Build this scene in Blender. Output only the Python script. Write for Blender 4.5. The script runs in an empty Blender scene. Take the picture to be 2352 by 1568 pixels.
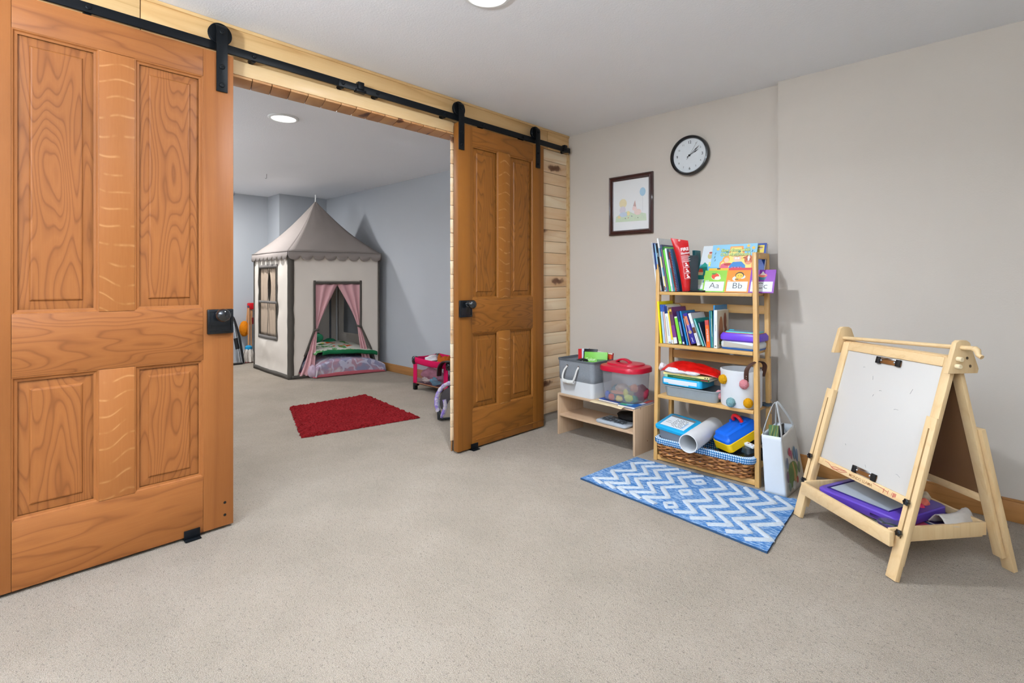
import bpy, bmesh, math, random
from mathutils import Vector, Matrix, noise
SC = bpy.context.scene
COL = SC.collection
PI = math.pi
random.seed(7)

# ------------------------------------------------------------------ camera
cd = bpy.data.cameras.new('camera'); cam = bpy.data.objects.new('camera', cd); COL.objects.link(cam)
cd.sensor_fit = 'HORIZONTAL'; cd.sensor_width = 36.0; cd.lens = 18.0
cd.shift_y = -139.0/2352.0; cd.clip_start = .05
cam.location = (2.577, -3.331, 1.1); cam.rotation_euler = (PI/2, 0, math.radians(44.03))
SC.camera = cam

# ------------------------------------------------------------------ world, lamps, exposure
wd = bpy.data.worlds.new('world'); SC.world = wd; wd.use_nodes = True
wd.node_tree.nodes['Background'].inputs[0].default_value = (.9, .95, 1, 1)
wd.node_tree.nodes['Background'].inputs[1].default_value = .05
SC.view_settings.view_transform = 'Standard'; SC.view_settings.look = 'None'
SC.view_settings.gamma = 1.0; SC.view_settings.use_curve_mapping = False
SC.view_settings.exposure = 0.0
LAMPS = [  # x, y, watts, label, key; the keyless last three are unseen, added as fill
    (1.04, -1.89, 42, 'round recessed downlight in the front room ceiling at the top edge', 'front'),
    (-1.19, -1.815, 16, 'round recessed downlight glowing in the back room ceiling', 'back'),
    (-3.88, -1.50, 36, 'round recessed downlight of the back room hidden behind the left barn door', 'hidden'),
    (3.75, -1.95, 2, 'unseen round recessed downlight added as fill near the right end of the front room', ''), (1.35, -4.85, 4, 'unseen round recessed downlight added as fill at the left behind the viewer', ''), (3.75, -4.45, 4, 'unseen round recessed downlight added as fill at the right behind the viewer', ''),
]
CEIL = 2.28
for i, (x, y, w, lb, k) in enumerate(LAMPS):
    ld = bpy.data.lights.new('downlight_beam', 'AREA'); ld.shape = 'DISK'; ld.size = .15; ld.energy = w
    ld.color = (.95, .95, .95) if x < 0 else (.85, .92, 1.0); ld.spread = PI
    lo = bpy.data.objects.new('downlight_beam', ld); COL.objects.link(lo); lo.location = (x, y, CEIL-.022)

ADDED_UPLIGHTS = [(1.6, -4.45, 245), (3.3, -4.1, 95), (-2.7, -3.75, 85)]   # invented fill: unseen floor lamps added to brighten the ceilings
for x, y, w in ADDED_UPLIGHTS:
    ld = bpy.data.lights.new('added_uplight_beam', 'AREA'); ld.shape = 'DISK'; ld.size = .26; ld.energy = w; ld.color = (.93, .95, .97) if x < 0 else (.79, .89, 1.0); ld.spread = PI
    lo = bpy.data.objects.new('added_uplight_beam', ld); COL.objects.link(lo); lo.location = (x, y, 1.62); lo.rotation_euler = (PI, 0, 0)

# ------------------------------------------------------------------ materials
def lin(h):
    if isinstance(h, str):
        h = h.lstrip('#'); c = [int(h[i:i+2], 16)/255 for i in (0, 2, 4)]
    else: c = [v/255 for v in h]
    return tuple((v/12.92 if v <= .04045 else ((v+.055)/1.055)**2.4) for v in c) + (1,)
def shade(c, f): return tuple(min(1, v*f) for v in c[:3]) + (1,)
class NT:
    def __init__(s, name):
        s.m = bpy.data.materials.new(name); s.m.use_nodes = True; s.t = s.m.node_tree
        s.n = s.t.nodes; s.b = s.n['Principled BSDF']; s._tc = None
    def new(s, typ, **kw):
        n = s.n.new(typ)
        for k, v in kw.items(): setattr(n, k, v)
        return n
    def link(s, a, b): s.t.links.new(a, b)
    def co(s, scale=(1, 1, 1), rnd=False, rot=(0, 0, 0)):
        tc = s.new('ShaderNodeTexCoord'); mp = s.new('ShaderNodeMapping')
        mp.inputs['Scale'].default_value = scale; mp.inputs['Rotation'].default_value = rot
        src = tc.outputs['Object']
        if rnd:
            oi = s.new('ShaderNodeObjectInfo'); mu = s.new('ShaderNodeMath', operation='MULTIPLY'); mu.inputs[1].default_value = 37.0
            ad = s.new('ShaderNodeVectorMath', operation='ADD'); s.link(oi.outputs['Random'], mu.inputs[0])
            s.link(src, ad.inputs[0]); s.link(mu.outputs[0], ad.inputs[1]); src = ad.outputs[0]
        s.link(src, mp.inputs['Vector']); return mp.outputs[0]
    def noise(s, vec, scale, detail=3, rough=.55, dist=0):
        n = s.new('ShaderNodeTexNoise'); s.link(vec, n.inputs['Vector'])
        n.inputs['Scale'].default_value = scale; n.inputs['Detail'].default_value = detail
        n.inputs['Roughness'].default_value = rough; n.inputs['Distortion'].default_value = dist
        return n.outputs['Fac']
    def ramp(s, fac, stops, interp='LINEAR'):
        r = s.new('ShaderNodeValToRGB'); r.color_ramp.interpolation = interp; e = r.color_ramp.elements
        while len(e) < len(stops): e.new(.5)
        for i, (p, c) in enumerate(stops):
            e[i].position = p; e[i].color = c if len(c) == 4 else (*c, 1)
        s.link(fac, r.inputs[0]); return r.outputs[0]
    def mix(s, fac, a, b, mode='MIX'):
        n = s.new('ShaderNodeMix', data_type='RGBA', blend_type=mode)
        for idx, v in ((0, fac), (6, a), (7, b)):
            if hasattr(v, 'is_output'): s.link(v, n.inputs[idx])
            else: n.inputs[idx].default_value = v
        return n.outputs[2]
    def math(s, op, a, b=0.0, clamp=False):
        n = s.new('ShaderNodeMath', operation=op, use_clamp=clamp)
        for idx, v in ((0, a), (1, b)):
            if hasattr(v, 'is_output'): s.link(v, n.inputs[idx])
            else: n.inputs[idx].default_value = v
        return n.outputs[0]
    def bump(s, h, strength=.3, dist=.005):
        n = s.new('ShaderNodeBump'); n.inputs['Strength'].default_value = strength; n.inputs['Distance'].default_value = dist
        s.link(h, n.inputs['Height']); s.link(n.outputs[0], s.b.inputs['Normal'])
    def sep(s, vec):
        n = s.new('ShaderNodeSeparateXYZ'); s.link(vec, n.inputs[0]); return n.outputs
    def done(s, col=None, rough=.6, metal=0, spec=.5, coat=0):
        if col is not None:
            if hasattr(col, 'is_output'): s.link(col, s.b.inputs['Base Color'])
            else: s.b.inputs['Base Color'].default_value = col
        s.b.inputs['Roughness'].default_value = rough; s.b.inputs['Metallic'].default_value = metal
        s.b.inputs['Specular IOR Level'].default_value = spec; s.b.inputs['Coat Weight'].default_value = coat; s.b.inputs['Coat Roughness'].default_value = .25 if coat < .3 else .05
        return s.m
_c = {}
def mat(h, rough=.55, var=.05, vs=25, bump=0, bs=200, metal=0, spec=.4, coat=0, bd=.003, alpha=1):
    """plain coloured stuff with a little mottling"""
    k = (h, rough, var, vs, bump, bs, metal, spec, coat, bd, alpha)
    if k in _c: return _c[k]
    t = NT('finish_%s' % (h.lstrip('#') if isinstance(h, str) else '%d_%d_%d' % h)); c = lin(h); v = t.co()
    col = t.mix(t.noise(v, vs, 3), shade(c, 1-var), shade(c, 1+var))
    if bump: t.bump(t.noise(v, bs, 2), bump, bd)
    if alpha < 1: t.b.inputs['Alpha'].default_value = alpha
    _c[k] = t.done(col, rough, metal, spec, coat); return _c[k]
def fabric(h, var=.07, vs=9, thread=900, bump=.25, rough=.9):
    return mat(h, rough, var, vs, bump, thread, 0, .15, 0, .0015)
def wood(name, base, dark, light, axis='Z', rough=.42, rings=9, figure=.9, fig_scale=(5, 5, .7), coat=.15, strength=.8, knots=0, spec=.4, vary=None):
    """grain = contour lines of a stretched noise, plus fine fibres along the axis"""
    t = NT(name); st = {'X': (.06, 1, 1), 'Y': (1, .06, 1), 'Z': (1, 1, .06)}[axis]
    fs = {'X': (fig_scale[2], fig_scale[0], fig_scale[1]), 'Y': (fig_scale[0], fig_scale[2], fig_scale[1]), 'Z': fig_scale}[axis]
    v = t.co(fs, True); n = t.noise(v, figure, 2, .4)
    f = t.math('FRACT', t.math('MULTIPLY', n, rings)); line = t.ramp(f, [(0, (1, 1, 1)), (.14, (.4, .4, .4)), (.5, (0, 0, 0)), (.86, (.12, .12, .12)), (1, (.95, .95, .95))])
    fv = t.co(tuple(a*160 for a in st), True); fib = t.noise(fv, 1, 3, .6)
    col = t.mix(fib, lin(light), lin(base)); lf = t.math('MULTIPLY', line, strength)
    col = t.mix(lf, col, lin(dark)); big = t.noise(t.co((1, 1, 1), True), 2.2, 2)
    col = t.mix(t.math('MULTIPLY', big, .35), col, shade(lin(dark), 1.05))
    if vary:
        oi = t.new('ShaderNodeObjectInfo'); col = t.mix(t.math('MULTIPLY', t.math('FRACT', t.math('MULTIPLY', oi.outputs['Random'], 7.31)), .75), col, lin(vary), 'MULTIPLY' if False else 'MIX')
    if knots:
        vo = t.new('ShaderNodeTexVoronoi', voronoi_dimensions='2D'); xs = t.sep(t.co((1, 1, 1), True)); cb = t.new('ShaderNodeCombineXYZ')
        al = {'X': 0, 'Y': 1, 'Z': 2}[axis]; ot = [q for q in (0, 1, 2) if q != al]
        t.link(t.math('MULTIPLY', xs[al], 3.0), cb.inputs[0]); t.link(t.math('MULTIPLY', t.math('ADD', xs[ot[0]], xs[ot[1]]), 9.0), cb.inputs[1])
        wob = t.new('ShaderNodeVectorMath', operation='ADD'); t.link(cb.outputs[0], wob.inputs[0]); vo.inputs['Scale'].default_value = knots
        t.link(t.math('MULTIPLY', t.noise(t.co((1, 1, 1), True), 18, 3), .35), wob.inputs[1]); t.link(wob.outputs[0], vo.inputs['Vector'])
        kk = t.ramp(vo.outputs['Distance'], [(0, (1, 1, 1)), (.07, (.85, .85, .85)), (.11, (0, 0, 0))])
        halo = t.ramp(vo.outputs['Distance'], [(.08, (.55, .55, .55)), (.30, (0, 0, 0))])
        col = t.mix(halo, col, lin('#b98250')); col = t.mix(kk, col, lin('#5a3018'))
    t.bump(fib, .12, .001)
    return t.done(col, rough, 0, spec, coat)

def carpet():
    t = NT('beige_cut_pile_carpet'); v = t.co()
    big = t.noise(v, 2.6, 4, .6); mid = t.noise(v, 26, 3, .6); fine = t.noise(v, 190, 3, .7); tiny = t.noise(v, 420, 2, .6)
    c = t.ramp(big, [(.30, lin('#9f907c')), (.52, lin('#ae9e8a')), (.72, lin('#baab98'))])
    c = t.mix(t.ramp(mid, [(.35, (0, 0, 0)), (.65, (1, 1, 1))]), t.mix(.22, c, lin('#9c8a75')), c)
    fl1 = t.ramp(t.noise(v, 92, 4, .85), [(.37, (1, 1, 1)), (.44, (0, 0, 0))]); fl2 = t.ramp(t.noise(v, 230, 3, .7), [(.36, (1, 1, 1)), (.47, (0, 0, 0))])
    c = t.mix(t.math('MULTIPLY', fl1, .85), c, lin('#5a4b3a')); c = t.mix(t.math('MULTIPLY', fl2, .5), c, lin('#6e604e'))
    c = t.mix(t.ramp(tiny, [(.42, (0, 0, 0)), (.68, (.55, .55, .55))]), c, lin('#e6dccd'))
    h = t.math('ADD', t.math('MULTIPLY', fine, .8), t.math('MULTIPLY', mid, .9)); t.bump(h, 1.0, .016)
    t.b.inputs['Sheen Weight'].default_value = .15
    return t.done(c, .95, 0, .1)
def wallpaint(name, h, bump=.12, bs=170, var=.02):
    t = NT(name); v = t.co(); c = lin(h)
    col = t.mix(t.noise(v, 1.5, 3), shade(c, 1-var), shade(c, 1+var)); t.bump(t.noise(v, bs, 3, .6), bump, .004)
    return t.done(col, .75, 0, .25)
M_CARPET = carpet()
M_CEIL = wallpaint('white_textured_ceiling', '#f1f3f7', .35, 130)
M_BEIGE = wallpaint('warm_beige_wall_paint', '#cec6bc')
M_BLUE = wallpaint('grey_blue_wall_paint', '#b6babf')
M_OFFW = wallpaint('neutral_wall_paint', '#cbc4ba')
M_PINE = wood('knotty_pine', '#f2dfbd', '#d3a56c', '#f7e9ce', 'Y', .5, 7, .9, (5, 9, .8), .04, .5, .42, .4, '#e0b98c')
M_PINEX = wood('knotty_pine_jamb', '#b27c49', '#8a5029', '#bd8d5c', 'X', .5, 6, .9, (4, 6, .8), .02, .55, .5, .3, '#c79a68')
M_FASC = wood('clear_pine_board', '#dfb67c', '#bb8a4e', '#e8c791', 'Y', .5, 6, .8, (3, 9, .5), .08, .5)
M_TRIMP = wood('pale_pine_board', '#d4b27e', '#b58648', '#dcc096', 'Y', .5, 5, .8, (3, 10, .35), .08, .5)
M_OAK = wood('oak_baseboard', '#b07a43', '#8a5a2c', '#bd8a52', 'X', .45, 8, .9, (4, 9, .6), .1, .4)
M_BLACK = mat('#090d11', .45, .1, 30, .05, 300, 0, .2)
M_GLOSSBLK = mat('#0a1016', .12, .05, 20, 0, 1, 0, .6, .6)
M_RUST = mat('#0c1116', .22, .5, 14, .1, 60, 0, .35, .2)
M_WHITEP = mat('#e9ebea', .35)
M_DARK = mat('#0c0c0e', .5)
M_CHROME = mat('#c9ccd0', .2, .02, 10, 0, 1, 1)
M_PAGE = mat('#e9e3d6', .8, .06, 300)
M_BAMBOO = wood('bamboo_shelf', '#d3a663', '#b98745', '#deb778', 'Z', .4, 5, 1.2, (10, 10, .5), .15, .3)
M_BAMBOOX = wood('bamboo_shelf_board', '#d3a663', '#b98745', '#deb778', 'X', .4, 5, 1.2, (10, 10, .5), .15, .3)
M_PLY = wood('pale_easel_pine', '#e3c391', '#c99f67', '#ecd3a8', 'Z', .5, 5, 1.1, (12, 12, .6), .05, .3)
M_LAM = wood('pale_laminate', '#cfb091', '#b7946f', '#d8bc9e', 'X', .45, 6, 1.0, (6, 14, .6), .05, .3)
M_BROWNBRD = mat('#6d4a2c', .6, .06, 12)

# ------------------------------------------------------------------ mesh builder (world coordinates)
def fr(o, x, y):
    x = Vector(x).normalized(); y = Vector(y); y = (y-x*y.dot(x)).normalized(); z = x.cross(y)
    m = Matrix((x, y, z)).transposed().to_4x4(); m.translation = Vector(o); return m
class MB:
    def __init__(s): s.v = []; s.f = []; s.fm = []; s.mats = []; s.M = Matrix()
    def mi(s, m):
        if m not in s.mats: s.mats.append(m)
        return s.mats.index(m)
    def add(s, vs, fs, m):
        b = len(s.v); s.v += [s.M @ Vector(p) for p in vs]; k = s.mi(m)
        for f in fs: s.f.append([b+i for i in f]); s.fm.append(k)
        return s
    def box(s, a, b, m, M=None, taper=None):
        (x0, y0, z0), (x1, y1, z1) = a, b
        vs = [(x, y, z) for z in (z0, z1) for y in (y0, y1) for x in (x0, x1)]
        if taper:
            cx, cy = (x0+x1)/2, (y0+y1)/2
            vs = vs[:4] + [(cx+(x-cx)*taper, cy+(y-cy)*taper, z) for x, y, z in vs[4:]]
        if M: vs = [M @ Vector(p) for p in vs]
        return s.add(vs, [(0, 2, 3, 1), (4, 5, 7, 6), (0, 1, 5, 4), (2, 6, 7, 3), (0, 4, 6, 2), (1, 3, 7, 5)], m)
    def hexa(s, lo, hi, m):
        """two quads (bottom ring, top ring), counter-clockwise from above"""
        return s.add(list(lo)+list(hi), [(3, 2, 1, 0), (4, 5, 6, 7)]+[(i, (i+1) % 4, 4+(i+1) % 4, 4+i) for i in range(4)], m)
    def prism(s, pts, M, depth, m, z0=0):
        n = len(pts)
        vs = [M @ Vector((x, y, z0)) for x, y in pts]+[M @ Vector((x, y, z0+depth)) for x, y in pts]
        return s.add(vs, [list(range(n))[::-1], [n+i for i in range(n)]]+[(i, (i+1) % n, n+(i+1) % n, n+i) for i in range(n)], m)
    def poly(s, pts, M, m, z=0): return s.add([M @ Vector((x, y, z)) for x, y in pts], [list(range(len(pts)))], m)
    def rect(s, M, x0, y0, x1, y1, m, z=.0006): return s.poly([(x0, y0), (x1, y0), (x1, y1), (x0, y1)], M, m, z)
    def disc(s, M, cx, cy, rx, ry, m, z=.0006, n=20, a0=0, a1=2*PI):
        return s.poly([(cx+rx*math.cos(a0+(a1-a0)*i/n), cy+ry*math.sin(a0+(a1-a0)*i/n)) for i in range(n if a1-a0 > 6.2 else n+1)], M, m, z)
    def ring(s, M, cx, cy, r0, r1, m, z=.0006, n=24, ry=1):
        vs = [M @ Vector((cx+r*math.cos(2*PI*i/n), cy+ry*r*math.sin(2*PI*i/n), z)) for r in (r0, r1) for i in range(n)]
        return s.add(vs, [(i, n+i, n+(i+1) % n, (i+1) % n)[::-1] for i in range(n)], m)
    def tube(s, pts, r, m, n=10, closed=False, flat=1.0, caps=True):
        P = [Vector(p) for p in pts]; k = len(P); vs = []; up = None
        for i in range(k):
            a = P[(i-1) % k] if (closed or i) else P[0]; b = P[(i+1) % k] if (closed or i < k-1) else P[-1]
            d = (b-a).normalized()
            if up is None: up = Vector((0, 0, 1)) if abs(d.z) < .9 else Vector((1, 0, 0))
            x = (up-d*up.dot(d)); x = x.normalized() if x.length > 1e-6 else d.orthogonal().normalized(); up = x; y = d.cross(x)
            rr = r[i] if isinstance(r, (list, tuple)) else r
            for j in range(n):
                t = 2*PI*j/n; vs.append(P[i]+x*math.cos(t)*rr+y*math.sin(t)*rr*flat)
        fs = [(i*n+j, i*n+(j+1) % n, ((i+1) % k)*n+(j+1) % n, ((i+1) % k)*n+j) for i in range(k if closed else k-1) for j in range(n)]
        if not closed and caps: fs += [tuple(range(n))[::-1], tuple((k-1)*n+j for j in range(n))]
        return s.add(vs, fs, m)
    def strip(s, pts, w, t, wdir, m):
        """flat band: path pts, width w along wdir, thickness t"""
        P = [Vector(p) for p in pts]; wv = Vector(wdir).normalized(); vs = []
        for i, p in enumerate(P):
            d = (P[min(i+1, len(P)-1)]-P[max(i-1, 0)]).normalized(); nrm = d.cross(wv).normalized()
            vs += [p-wv*w/2-nrm*t/2, p+wv*w/2-nrm*t/2, p+wv*w/2+nrm*t/2, p-wv*w/2+nrm*t/2]
        fs = [(i*4+j, i*4+(j+1) % 4, i*4+4+(j+1) % 4, i*4+4+j) for i in range(len(P)-1) for j in range(4)]
        return s.add(vs, fs+[(3, 2, 1, 0), tuple(len(vs)-4+j for j in range(4))], m)
    def lathe(s, prof, M, m, n=24, ry=1, caps=True):
        k = len(prof); vs = [M @ Vector((r*math.cos(2*PI*j/n), ry*r*math.sin(2*PI*j/n), z)) for r, z in prof for j in range(n)]
        fs = [(i*n+j, i*n+(j+1) % n, (i+1)*n+(j+1) % n, (i+1)*n+j) for i in range(k-1) for j in range(n)]
        if caps and prof[0][0] > 1e-5: fs.append(tuple(range(n))[::-1])
        if caps and prof[-1][0] > 1e-5: fs.append(tuple((k-1)*n+j for j in range(n)))
        return s.add(vs, fs, m)
    def ball(s, c, r, m, n=16, k=10, jag=0, seed=0, fq=1.3):
        if jag: n, k = n*2, k*2
        rx, ry, rz = r if isinstance(r, (tuple, list)) else (r, r, r); vs = [(c[0], c[1], c[2]-rz)]
        for i in range(1, k):
            a = PI*i/k
            for j in range(n):
                q = Vector((math.sin(a)*math.cos(2*PI*j/n), math.sin(a)*math.sin(2*PI*j/n), -math.cos(a)))
                f = 1+jag*(noise.noise(q*fq+Vector((seed, seed, 0)))+.35*noise.noise(q*fq*2.3+Vector((seed, 0, seed)))) if jag else 1
                vs.append((c[0]+rx*q.x*f, c[1]+ry*q.y*f, c[2]+rz*q.z*f))
        vs.append((c[0], c[1], c[2]+rz)); L = len(vs)-1
        fs = [(0, 1+(j+1) % n, 1+j) for j in range(n)]+[(L, 1+(k-2)*n+j, 1+(k-2)*n+(j+1) % n) for j in range(n)]
        fs += [(1+i*n+j, 1+i*n+(j+1) % n, 1+(i+1)*n+(j+1) % n, 1+(i+1)*n+j) for i in range(k-2) for j in range(n)]
        return s.add(vs, fs, m)
    def grid(s, fn, nu, nv, m, skip=None):
        vs = [fn(i/nu, j/nv) for j in range(nv+1) for i in range(nu+1)]
        fs = [(j*(nu+1)+i, j*(nu+1)+i+1, (j+1)*(nu+1)+i+1, (j+1)*(nu+1)+i) for j in range(nv) for i in range(nu) if not (skip and skip((i+.5)/nu, (j+.5)/nv))]
        return s.add(vs, fs, m)
    def text(s, body, M, size, m, z=.001, bold=0, sx=1, align='CENTER', extrude=0):
        k = (body, bold, align)
        if k not in _txt:
            cu = bpy.data.curves.new('t', 'FONT'); cu.body = body; cu.size = 1; cu.align_x = align; cu.align_y = 'CENTER'; cu.offset = bold; cu.resolution_u = 3
            o = bpy.data.objects.new('t', cu); COL.objects.link(o); bpy.context.view_layer.update()
            me = bpy.data.meshes.new_from_object(o.evaluated_get(bpy.context.evaluated_depsgraph_get()))
            _txt[k] = ([tuple(v.co) for v in me.vertices], [tuple(p.vertices) for p in me.polygons])
            bpy.data.objects.remove(o); bpy.data.curves.remove(cu); bpy.data.meshes.remove(me)
        vs, fs = _txt[k]
        return s.add([M @ Vector((x*size*sx, y*size, z)) for x, y, _ in vs], fs, m)
    def build(s, name, parent=None, smooth=None, bevel=0, seg=2, thick=0, origin=None):
        me = bpy.data.meshes.new(name)
        inv = None
        if parent is not None: inv = ORG[parent.name].inverted()
        elif origin is not None: inv = Matrix.Translation(origin).inverted()
        vs = [inv @ p for p in s.v] if inv else s.v
        me.from_pydata([tuple(p) for p in vs], [], s.f)
        for m in s.mats: me.materials.append(m)
        me.polygons.foreach_set('material_index', s.fm)
        if bevel:
            bm = bmesh.new(); bm.from_mesh(me); bmesh.ops.recalc_face_normals(bm, faces=bm.faces)
            ed = [e for e in bm.edges if len(e.link_faces) == 2 and e.calc_face_angle() > .6]
            bmesh.ops.bevel(bm, geom=ed, offset=bevel, segments=seg, affect='EDGES', profile=.5, clamp_overlap=True); bm.to_mesh(me); bm.free()
        o = bpy.data.objects.new(name, me); COL.objects.link(o)
        if thick:
            md = o.modifiers.new('thickness', 'SOLIDIFY'); md.thickness = thick; md.offset = 0
        if smooth is None: smooth = 35 if bevel else 0
        if smooth:
            me.shade_smooth(); me.set_sharp_from_angle(angle=math.radians(smooth))
        if parent is not None: o.parent = parent; ORG[o.name] = ORG[parent.name]
        else:
            T = Matrix.Translation(origin) if origin is not None else Matrix(); o.location = T.translation; ORG[o.name] = T
        return o
_txt = {}; ORG = {}
def tag(o, label, cat, group=None, kind=None):
    if label: o['label'] = label
    if cat: o['category'] = cat
    if group: o['group'] = group
    if kind: o['kind'] = kind
    return o
def thing(name, label, cat, loc, group=None, kind=None):
    o = bpy.data.objects.new(name, None); COL.objects.link(o); o.location = loc; o.empty_display_size = .05
    ORG[o.name] = Matrix.Translation(loc); return tag(o, label, cat, group, kind)
def B(a, b, m, name=None, parent=None, bevel=.002, M=None, **kw):
    return MB().box(a, b, m, M).build(name, parent, bevel=bevel, **kw)
def lerp(a, b, t): return a+(b-a)*t
def wob(x, y, z=0, s=1): return noise.noise(Vector((x*s, y*s, z*s)))

# ------------------------------------------------------------------ room shell
def struct(name, mb, label, cat, **kw):
    o = mb.build(name, **kw); return tag(o, label, cat, kind='structure')
struct('floor', MB().box((-5.3, -6.5, -.06), (5.4, .4, 0), M_CARPET), 'beige cut pile carpet running through both rooms', 'carpet')
struct('ceiling', MB().box((-5.3, -6.5, CEIL), (5.4, .4, CEIL+.06), M_CEIL), 'white textured ceiling over both rooms', 'ceiling')
m = MB().box((0, 0, 0), (1.6, .12, CEIL), M_BEIGE).box((1.6, -.05, 0), (5.3, .12, CEIL), M_BEIGE)
struct('wall_right', m, 'beige painted wall with a step behind the bookshelf', 'wall')
struct('wall_near', MB().box((-.1, -6.4, 0), (5.3, -6.3, CEIL), M_OFFW), 'plain wall behind the viewer', 'wall')
struct('wall_far_right', MB().box((5.2, -6.3, 0), (5.3, -.05, CEIL), M_OFFW), 'plain wall at the right end of the front room', 'wall')
m = MB().box((-4.6, -.54, 0), (-4.5, .13, CEIL), M_BLUE).box((-5.0, -4.4, 0), (-4.9, -.54, CEIL), M_BLUE).box((-5.0, -.54, 0), (-4.6, -.44, CEIL), M_BLUE)
struct('wall_back', m, 'grey blue wall with a step behind the play tent', 'wall')
struct('wall_back_right', MB().box((-4.6, .13, 0), (-.105, .23, CEIL), M_BLUE), 'grey blue wall right of the play tent', 'wall')
struct('wall_back_left', MB().box((-5.0, -4.5, 0), (-.105, -4.4, CEIL), M_BLUE), 'grey blue wall at the left end of the back room', 'wall')
struct('baseboard_back', MB().box((-4.5, .117, 0), (-.105, .13, .095), M_OAK), 'oak baseboard along the grey blue wall', 'baseboard', bevel=.003)
m = MB().box((1.6, -.063, 0), (5.2, -.05, .092), M_OAK).box((1.6, -.058, .092), (5.2, -.05, .104), M_OAK)
struct('baseboard_right', m, 'oak baseboard along the beige wall behind the easel', 'baseboard', bevel=.002)

# partition wall with the wide opening: core, planks, jamb, header
YR, YL = -1.225, -2.53          # right and left edge of the opening
GREY = mat('#9d9488', .8)
wl = struct('wall_left', MB().box((-.105, YR+.095, 0), (-.013, .1, CEIL), M_BLUE).hexa([(-.1, YR+.104, 0), (-.008, YR+.016, 0), (-.008, 0, 0), (-.1, 0, 0)], [(-.1, YR+.104, 2.05), (-.008, YR+.016, 2.05), (-.008, 0, 2.05), (-.1, 0, 2.05)], GREY)
            .box((-.105, -6.3, 0), (-.013, YL-.012, CEIL), M_BLUE).box((-.105, YL-.02, 2.052), (-.013, YR+.1, CEIL), M_BLUE), 'partition wall clad in horizontal knotty pine boards around the wide opening', 'wall')
PZ = [.067+.0895*i for i in range(24)]
for z in PZ:
    if z > 2.12: continue
    z1 = min(z+.0895, 2.135)
    B((-.013, YR-.004, z+.001), (.002, -.028, z1-.001), M_PINE, 'plank', wl, .004)
    B((-.013, -4.2, z+.001), (.002, YL+.006, z1-.001), M_PINE, 'plank', wl, .004)
for z in [0]+[.087+.088*i for i in range(23)]:
    z1 = min((.087 if z == 0 else z+.088), 2.04)
    if z1-z < .01: continue
    a = [(-.003, YR-.004), (-.003, YR+.008), (-.107, YR+.098), (-.107, YR+.086)]
    a = [(x, y) for x, y in a]
    mb = MB().hexa([(*p, z+.001) for p in a], [(*p, z1-.001) for p in a], M_PINEX); mb.build('jamb_board', wl, bevel=.0015)
    B((-.107, YL-.012, z+.001), (-.002, YL, z1-.001), M_PINEX, 'jamb_board', wl, .0015)
y = YL
while y < YR-.005:
    y1 = min(y+.0895, YR+.05); sk = .03
    a = [(-.107, y+sk+.001), (.021, y-.005), (.021, y1-.007), (-.107, y1+sk-.001)]
    MB().hexa([(*p, 2.04) for p in a], [(*p, 2.052) for p in a], M_PINEX).build('soffit_board', wl, bevel=.003); y = y1
for a, b in ((-4.4, -2.879), (-2.876, -.272), (-.269, -.002)):
    B((-.013, a, 2.128), (.004, b, 2.266), M_FASC, 'fascia_board', wl, .002)
B((-.013, -4.4, 2.2635), (.012, -.002, CEIL-.001), M_FASC, 'crown_strip', wl, .002)
B((-.013, YL-.03, 2.0525), (.022, YR-.003, 2.118), M_TRIMP, 'head_casing', wl, .003)
B((-.013, YL-.03, 2.1185), (.008, YR-.003, 2.127), M_FASC, 'shadow_strip', wl, .002)
B((-.013, -.0275, 0), (.010, -.0135, 2.126), M_TRIMP, 'corner_strip', wl, .002)
B((-.013, -.0135, 0), (.016, -.001, 2.126), M_TRIMP, 'corner_strip', wl, .003)
for x, y in ((-4.75, -1.02), (-3.3, -1.15)):
    mb = MB(); mb.tube([(x, y, CEIL), (x, y, CEIL-.04)]+[(x, y-.008+.008*math.cos(t), CEIL-.045-.008*math.sin(t)) for t in (0, .8, 1.6, 2.4, 3.1)], .0016, mat('#4a4a48', .4, metal=1), 6)
    tag(mb.build('ceiling_hook', smooth=40, origin=(x, y, CEIL)), 'tiny wire hook in the back room ceiling ' + ('near the far wall' if x < -4 else 'between the tent and the downlight'), 'hook')
EMIT = NT('lamp_lens'); EMIT.b.inputs['Emission Color'].default_value = (1, .98, .95, 1); EMIT.b.inputs['Emission Strength'].default_value = 3; EMIT = EMIT.done((1, 1, 1, 1), .4)
for x, y, w, lb, k in LAMPS:
    t = thing('recessed_light', lb, 'ceiling light', (x, y, CEIL), 'recessed downlights')
    MB().lathe([(.105, 0), (.105, -.004), (.098, -.009), (.086, -.010), (.082, -.006)], Matrix.Translation((x, y, CEIL)), M_WHITEP, 32, caps=False).build('trim_ring', t, smooth=30)
    MB().lathe([(.083, -.006), (.06, -.010), (0.0, -.012)], Matrix.Translation((x, y, CEIL)), EMIT, 32).build('lens', t, smooth=40)
for i, (x, y, w) in enumerate(ADDED_UPLIGHTS):  # made-up lamp bodies, out of view, for the added ceiling fill
    t = thing('added_floor_lamp', ('unseen black floor lamp added to brighten the ceiling, at the left behind the viewer', 'unseen black floor lamp added to brighten the ceiling, at the right behind the viewer', 'unseen black floor lamp added to brighten the ceiling, at the hidden left end of the back room')[i], 'floor lamp', (x, y, 0))
    T = Matrix.Translation((x, y, 0))
    MB().lathe([(0, .002), (.14, .002), (.14, .014), (.02, .024), (0, .024)], T, M_BLACK, 32).build('base', t, smooth=40)
    MB().lathe([(.012, .02), (.012, 1.52)], T, M_BLACK, 16).build('pole', t, smooth=40)
    MB().lathe([(.02, 1.50), (.08, 1.52), (.155, 1.59), (.165, 1.63), (.160, 1.63), (.15, 1.60), (.0, 1.58)], T, M_BLACK, 32, caps=False).build('bowl_shade', t, smooth=40)
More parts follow.
